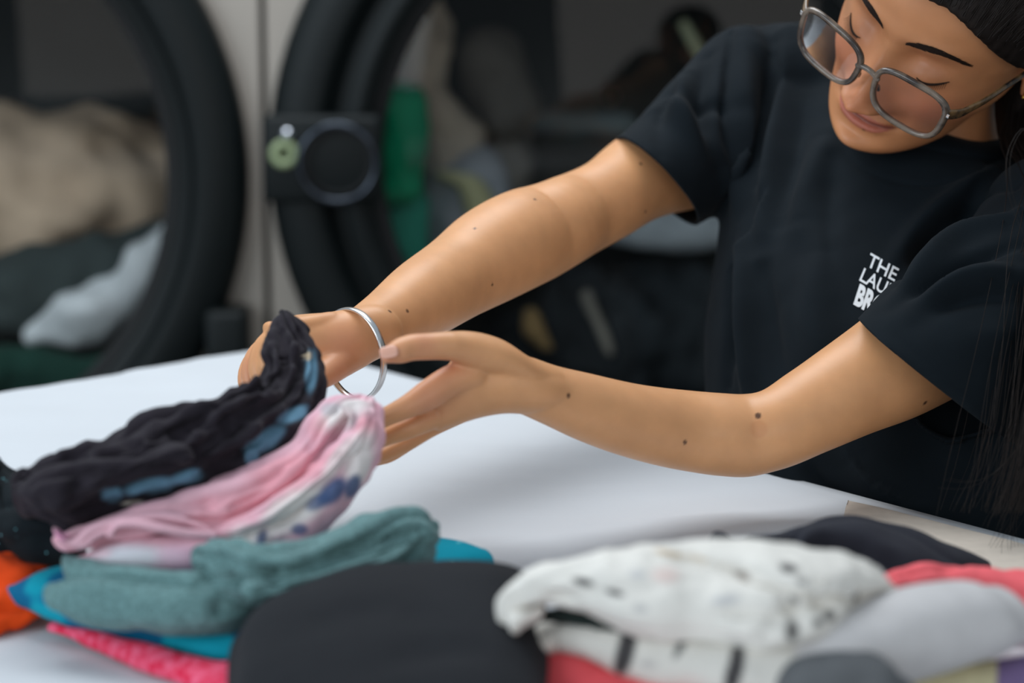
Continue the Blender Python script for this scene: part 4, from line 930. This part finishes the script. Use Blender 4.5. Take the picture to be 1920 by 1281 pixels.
# turquoise patterned cloth
tq = lin(18, 150, 172)
def patterned(name, c1, c2, c3, scale, thr):
    m = fabric(name, col=c1); N, L = m.node_tree.nodes, m.node_tree.links; b = N['Principled BSDF']
    tc = N.new('ShaderNodeTexCoord'); n1 = N.new('ShaderNodeTexNoise'); n1.inputs['Scale'].default_value = scale; n1.inputs['Detail'].default_value = 5; n1.inputs['Distortion'].default_value = 1.2
    n2 = N.new('ShaderNodeTexNoise'); n2.inputs['Scale'].default_value = scale * .35; L.new(tc.outputs['Object'], n1.inputs['Vector']); L.new(tc.outputs['Object'], n2.inputs['Vector'])
    r = N.new('ShaderNodeMapRange'); r.inputs[1].default_value = thr; r.inputs[2].default_value = thr + .03; L.new(n1.outputs['Fac'], r.inputs[0])
    r2 = N.new('ShaderNodeMapRange'); r2.inputs[1].default_value = .5; r2.inputs[2].default_value = .56; L.new(n2.outputs['Fac'], r2.inputs[0])
    ma = N.new('ShaderNodeMix'); ma.data_type = 'RGBA'; ma.inputs['A'].default_value = (*c1, 1); ma.inputs['B'].default_value = (*c3, 1); L.new(r2.outputs[0], ma.inputs['Factor'])
    mb = N.new('ShaderNodeMix'); mb.data_type = 'RGBA'; L.new(ma.outputs['Result'], mb.inputs['A']); mb.inputs['B'].default_value = (*c2, 1); L.new(r.outputs[0], mb.inputs['Factor'])
    L.new(mb.outputs['Result'], b.inputs['Base Color']); return m
M_turq = patterned('turquoise_print', tq, lin(120, 205, 215), lin(14, 100, 140), 60, .66)
t1 = tl([(30, 1098, .925, 38, 1140, .915, .014), (90, 1068, .934, 115, 1164, .914, .022), (170, 1060, .934, 205, 1185, .912, .022), (310, 1090, .93, 325, 1215, .91, .022), (440, 1100, .93, 452, 1236, .909, .022), (580, 1080, .93, 590, 1200, .912, .022), (720, 1030, .93, 730, 1150, .912, .022), (830, 1016, .928, 838, 1102, .912, .020), (900, 1030, .926, 905, 1082, .912, .018)], 170, 90, disp=wr(.0025, 30, 41), r0=.008, r1=.008)
garment('turquoise_scarf', [t1], M_turq, 'turquoise patterned cloth folded under the sage top', 'cloth')
M_redh = fabric('red_heather_jersey', col=lin(214, 36, 70), noise=.12, col2=lin(232, 100, 130), nscale=160)
garment('red_tee', [tl([(100, 1168, .912, 102, 1184, .906, .008), (170, 1180, .912, 185, 1224, .904, .010), (270, 1207, .912, 290, 1264, .904, .010), (380, 1236, .912, 400, 1302, .904, .010), (470, 1248, .912, 480, 1320, .904, .010), (560, 1240, .912, 570, 1300, .904, .010)], 90, 60, disp=wr(.0015, 35, 51), r0=.004)], M_redh, 'red heather tee at the bottom of the left pile', 'tee')
garment('orange_shirt', [tl([(-160, 1000, .93, -150, 1190, .907, .03), (-60, 1005, .932, -50, 1185, .907, .035), (0, 1018, .932, 10, 1168, .908, .034), (50, 1045, .928, 60, 1160, .909, .028), (95, 1070, .922, 100, 1140, .912, .016)], 80, 70, disp=wr(.006, 40, 55, .005, 6), r0=.01, r1=.006)],
    fabric('orange_jersey', col=lin(226, 74, 24), noise=.1), 'crumpled orange top at the left edge under the black one', 'top')
M_spark = fabric('black_sequin_knit', col=lin(20, 27, 31)); 
def speckle(m, c, thr, scale):
    N, L = m.node_tree.nodes, m.node_tree.links; b = N['Principled BSDF']; tc = N.new('ShaderNodeTexCoord'); v = N.new('ShaderNodeTexVoronoi'); v.inputs['Scale'].default_value = scale
    L.new(tc.outputs['Object'], v.inputs['Vector']); r = N.new('ShaderNodeMapRange'); r.inputs[1].default_value = thr; r.inputs[2].default_value = thr * .6; L.new(v.outputs['Distance'], r.inputs[0])
    mx = N.new('ShaderNodeMix'); mx.data_type = 'RGBA'; mx.inputs['A'].default_value = b.inputs['Base Color'].default_value; old = b.inputs['Base Color'].links
    if old: L.new(old[0].from_socket, mx.inputs['A'])
    mx.inputs['B'].default_value = (*c, 1); L.new(r.outputs[0], mx.inputs['Factor']); L.new(mx.outputs['Result'], b.inputs['Base Color'])
speckle(M_spark, lin(120, 190, 200), .1, 130)
garment('sequin_shirt', [tl([(-150, 850, .975, -140, 1050, .93, .06), (-40, 862, .975, -30, 1048, .93, .06), (10, 880, .97, 30, 1050, .93, .055), (70, 925, .965, 95, 1058, .932, .05), (125, 965, .955, 140, 1050, .935, .035)], 90, 80, disp=wr(.006, 32, 61, .004, 5), r0=.01, r1=.01)],
    M_spark, 'black sequinned top at the left edge above the orange one', 'top')
# large black tee in the foreground
M_bk = fabric('soft_black_jersey', col=lin(29, 31, 35), sheen=.03, noise=.05)
k1 = tl([(470, 1190, .925, 462, 1350, .91, .02), (520, 1146, .938, 515, 1400, .915, .04), (640, 1103, .946, 630, 1430, .918, .05), (800, 1084, .948, 800, 1440, .92, .052), (920, 1084, .948, 920, 1440, .92, .050), (955, 1088, .944, 955, 1430, .92, .044), (968, 1100, .938, 968, 1400, .918, .034)], 110, 90, disp=wr(.002, 14, 71, 0), ex=2.6, r0=.02, r1=.004)
garment('black_tee', [k1], M_bk, 'large folded black tee in the middle foreground', 'tee',
    creases=[([(760, 1150), (850, 1158), (940, 1165)], .004, -.004), ([(560, 1180), (650, 1150), (760, 1140)], .012, -.003), ([(700, 1250), (820, 1220), (940, 1230)], .012, -.003)])
# right pile
M_spots = fabric('cream_spotted_cotton', attr='tint', noise=.04)
ZR = .0
c1 = tl([(950, 1118, .968, 962, 1172, .957, .02), (985, 1064, .985, 1010, 1136, .965, .032), (1080, 1050, .99, 1100, 1152, .967, .034), (1200, 1040, .992, 1200, 1176, .967, .036), (1320, 1032, .992, 1310, 1184, .967, .038), (1440, 1030, .992, 1445, 1200, .965, .038), (1540, 1046, .988, 1545, 1185, .965, .034), (1620, 1068, .98, 1612, 1146, .965, .026), (1662, 1092, .972, 1655, 1122, .965, .014)], 160, 110, disp=wr(.005, 34, 81, .002, 5), r0=.008, r1=.006)
c1b = tl([(955, 1120, .965, 948, 1165, .960, .012), (985, 1150, .963, 965, 1182, .958, .012), (1010, 1140, .965, 1005, 1165, .96, .01)], 40, 30, disp=wr(.001, 50, 83), r0=.005)
c1c = tl([(1235, 1030, .996, 1235, 1060, .99, .01), (1330, 1026, .998, 1330, 1075, .99, .014), (1450, 1026, .998, 1450, 1100, .99, .014), (1560, 1042, .994, 1560, 1120, .985, .012), (1650, 1080, .982, 1645, 1112, .975, .01)], 80, 50, disp=wr(.003, 45, 85), r0=.004)
c1d = tl([(1400, 1150, .97, 1340, 1190, .962, .014), (1450, 1160, .968, 1425, 1220, .957, .018), (1520, 1150, .968, 1500, 1215, .955, .02), (1600, 1115, .968, 1590, 1160, .96, .014)], 60, 50, disp=wr(.005, 60, 87, .002, 7), r0=.006)
bk_ = lin(40, 38, 42); crm = lin(226, 222, 214)
garment('spotted_blouse', [c1, c1b, c1c, c1d], M_spots, 'cream blouse with dark spots on top of the right pile', 'blouse',
    blobs=[(1088, 1086, 20, 7, 12, bk_, .9, .4), (1150, 1110, 18, 6, 12, bk_, .9, .4), (1475, 1060, 18, 8, 8, bk_, .9, .4), (1505, 1084, 9, 6, 0, bk_, .8, .4), (1392, 1073, 16, 7, 25, lin(90, 70, 60), .7, .4), (1490, 1125, 12, 7, 45, bk_, .8), (1250, 1075, 26, 14, 0, lin(226, 190, 182), .5, .5), (1195, 1140, 14, 8, 0, lin(170, 168, 168), .6), (1365, 1125, 26, 8, -8, lin(180, 182, 188), .6), (1190, 1075, 16, 8, 0, lin(190, 190, 192), .6),
           (1490, 1180, 14, 20, 0, bk_, .8), (1560, 1150, 12, 10, 0, bk_, .8), (1610, 1120, 9, 8, 0, bk_, .8), (1535, 1165, 10, 8, 0, bk_, .8), (1260, 1037, 28, 5, 12, lin(190, 160, 120), .7), (1300, 1048, 22, 5, 12, lin(190, 160, 120), .5), (1350, 1060, 20, 5, 14, lin(190, 180, 165), .5)], base=crm, seed=4,
    creases=[([(1230, 1042), (1300, 1052), (1380, 1070), (1460, 1095), (1490, 1130)], .004, -.005), ([(1340, 1160), (1400, 1150), (1470, 1160)], .005, -.006), ([(1440, 1190), (1470, 1150), (1530, 1130), (1600, 1110)], .005, -.006), ([(1000, 1110), (1040, 1118), (1080, 1130)], .004, -.004), ([(1480, 1120), (1500, 1160), (1490, 1190)], .005, -.005), ([(1540, 1100), (1560, 1140)], .004, -.005), ([(1590, 1090), (1610, 1120)], .004, -.004)])
garment('dark_lining', [tl([(990, 1135, .962, 985, 1160, .956, .010), (1080, 1140, .964, 1080, 1172, .955, .012), (1200, 1160, .965, 1200, 1198, .953, .012), (1320, 1172, .965, 1320, 1212, .952, .012), (1440, 1180, .965, 1440, 1230, .952, .012), (1530, 1150, .965, 1540, 1200, .952, .012), (1620, 1110, .965, 1625, 1150, .955, .01)], 90, 40, disp=wr(.003, 60, 91, .001, 5), r0=.004)],
    fabric('green_black_knit', col=lin(34, 42, 40)), 'thin greenish black knit between the cream garments', 'knit')
j1 = tl([(968, 1215, .942, 972, 1246, .935, .012), (1040, 1162, .954, 1050, 1222, .936, .024), (1150, 1170, .956, 1160, 1266, .934, .028), (1280, 1188, .956, 1285, 1298, .932, .030), (1400, 1204, .956, 1405, 1325, .930, .030), (1480, 1215, .954, 1490, 1330, .930, .026), (1560, 1210, .95, 1570, 1310, .932, .02)], 130, 80, disp=wr(.003, 30, 93), r0=.006)
garment('banded_blouse', [j1], fabric('cream_banded_cotton', attr='tint', noise=.04), 'cream garment with black bands under the spotted blouse', 'blouse',
    blobs=[(1170, 1215, 17, 60, 14, bk_, .95, .2), (1378, 1250, 15, 60, 14, bk_, .95, .2), (1275, 1205, 7, 26, 30, lin(60, 64, 66), .85), (1200, 1180, 40, 8, 10, bk_, .8), (1210, 1245, 16, 6, 0, lin(160, 155, 155), .5)], base=lin(210, 206, 198), seed=6)
k_ = tl([(1000, 1218, .934, 1000, 1330, .912, .018), (1060, 1212, .936, 1065, 1350, .912, .026), (1160, 1246, .934, 1165, 1370, .912, .026), (1300, 1290, .930, 1305, 1400, .912, .022), (1430, 1310, .928, 1440, 1410, .912, .02), (1560, 1310, .928, 1570, 1410, .912, .018)], 100, 70, disp=wr(.003, 25, 95, .003, 4), r0=.012)
garment('coral_tee', [k_], fabric('coral_jersey', col=lin(236, 92, 98), noise=.06), 'coral tee under the banded garment in the foreground', 'tee')
garment('black_trousers', [tl([(1345, 1012, .955, 1350, 1040, .95, .016), (1420, 1008, .96, 1430, 1080, .935, .03), (1490, 990, .958, 1500, 1120, .925, .034), (1560, 978, .955, 1600, 1150, .92, .034), (1650, 986, .95, 1700, 1150, .915, .03), (1760, 1014, .94, 1800, 1130, .912, .024), (1838, 1054, .92, 1850, 1100, .91, .012)], 120, 80, disp=wr(.005, 22, 101, .003, 4), r0=.006, r1=.004)],
    fabric('black_twill', col=lin(44, 45, 52), noise=.05), 'folded black trousers behind the spotted blouse', 'trousers',
    creases=[([(1510, 1030), (1570, 1018), (1630, 1030), (1640, 1060)], .007, -.010), ([(1350, 1025), (1420, 1030), (1480, 1028)], .004, -.006), ([(1480, 1000), (1500, 1030)], .004, -.005), ([(1630, 1030), (1680, 1060), (1700, 1085)], .006, -.006)])
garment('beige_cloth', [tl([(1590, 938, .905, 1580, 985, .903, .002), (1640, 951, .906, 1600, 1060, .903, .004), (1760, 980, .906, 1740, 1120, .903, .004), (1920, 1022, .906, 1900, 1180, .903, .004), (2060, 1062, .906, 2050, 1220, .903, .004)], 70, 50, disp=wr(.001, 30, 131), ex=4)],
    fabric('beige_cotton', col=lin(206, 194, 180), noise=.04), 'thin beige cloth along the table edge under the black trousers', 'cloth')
garment('coral_shirt', [tl([(1660, 1090, .95, 1670, 1112, .94, .012), (1740, 1064, .955, 1760, 1120, .935, .02), (1820, 1060, .952, 1840, 1140, .93, .022), (1900, 1072, .948, 1920, 1180, .92, .022), (1990, 1085, .945, 2000, 1230, .915, .022), (2060, 1100, .94, 2060, 1240, .915, .018)], 90, 60, disp=wr(.004, 36, 103, .003, 5), r0=.006)],
    fabric('coral_cotton', col=lin(238, 106, 112), noise=.06), 'coral top behind the rolled grey towel', 'top')
M_grey = fabric('grey_marl', col=lin(196, 193, 192), noise=.06, nscale=60)
g1 = tl([(1470, 1200, .955, 1500, 1330, .925, .045), (1550, 1155, .965, 1610, 1312, .928, .055), (1640, 1116, .972, 1720, 1280, .93, .06), (1740, 1092, .976, 1810, 1252, .932, .062), (1830, 1090, .974, 1870, 1222, .936, .058), (1885, 1112, .968, 1897, 1190, .942, .042)], 100, 80, disp=wr(.003, 18, 111), r0=.015, r1=.012)
garment('grey_towel', [g1], M_grey, 'rolled light grey towel in the right foreground', 'towel')
g2 = tl([(1440, 1268, .94, 1445, 1320, .93, .018), (1500, 1236, .95, 1510, 1330, .935, .024), (1580, 1222, .954, 1590, 1340, .935, .028), (1645, 1240, .95, 1655, 1340, .935, .024), (1680, 1268, .944, 1685, 1330, .935, .014)], 80, 60, disp=wr(.004, 24, 113, .003, 4), r0=.012, r1=.01)
garment('dark_grey_towel', [g2], fabric('dark_grey_marl', col=lin(96, 98, 100), noise=.1, nscale=40), 'dark grey rolled towel in front of the light grey one', 'towel')
garment('yellow_tee', [tl([(1680, 1262, .93, 1680, 1330, .915, .014), (1760, 1256, .93, 1765, 1330, .915, .016), (1860, 1240, .93, 1870, 1330, .915, .016)], 40, 40, disp=wr(.002, 30, 115), r0=.006)], fabric('pale_yellow_jersey', col=lin(206, 196, 158)), 'pale yellow tee under the grey towel at the bottom edge', 'tee')
garment('lavender_tee', [tl([(1870, 1240, .93, 1870, 1330, .915, .016), (1940, 1228, .93, 1945, 1330, .915, .018), (2020, 1228, .93, 2030, 1330, .915, .018)], 40, 40, disp=wr(.002, 30, 117), r0=.006)], fabric('lavender_jersey', col=lin(128, 108, 148)), 'lavender tee in the bottom right corner', 'tee')
garment('pale_pink_tee', [tl([(1890, 1165, .945, 1895, 1215, .93, .016), (1950, 1150, .948, 1955, 1220, .93, .02), (2030, 1150, .948, 2040, 1220, .93, .02)], 40, 40, disp=wr(.002, 30, 119), r0=.008)], fabric('pale_pink_jersey', col=lin(226, 208, 210)), 'pale pink tee at the right edge beside the grey towel', 'tee')
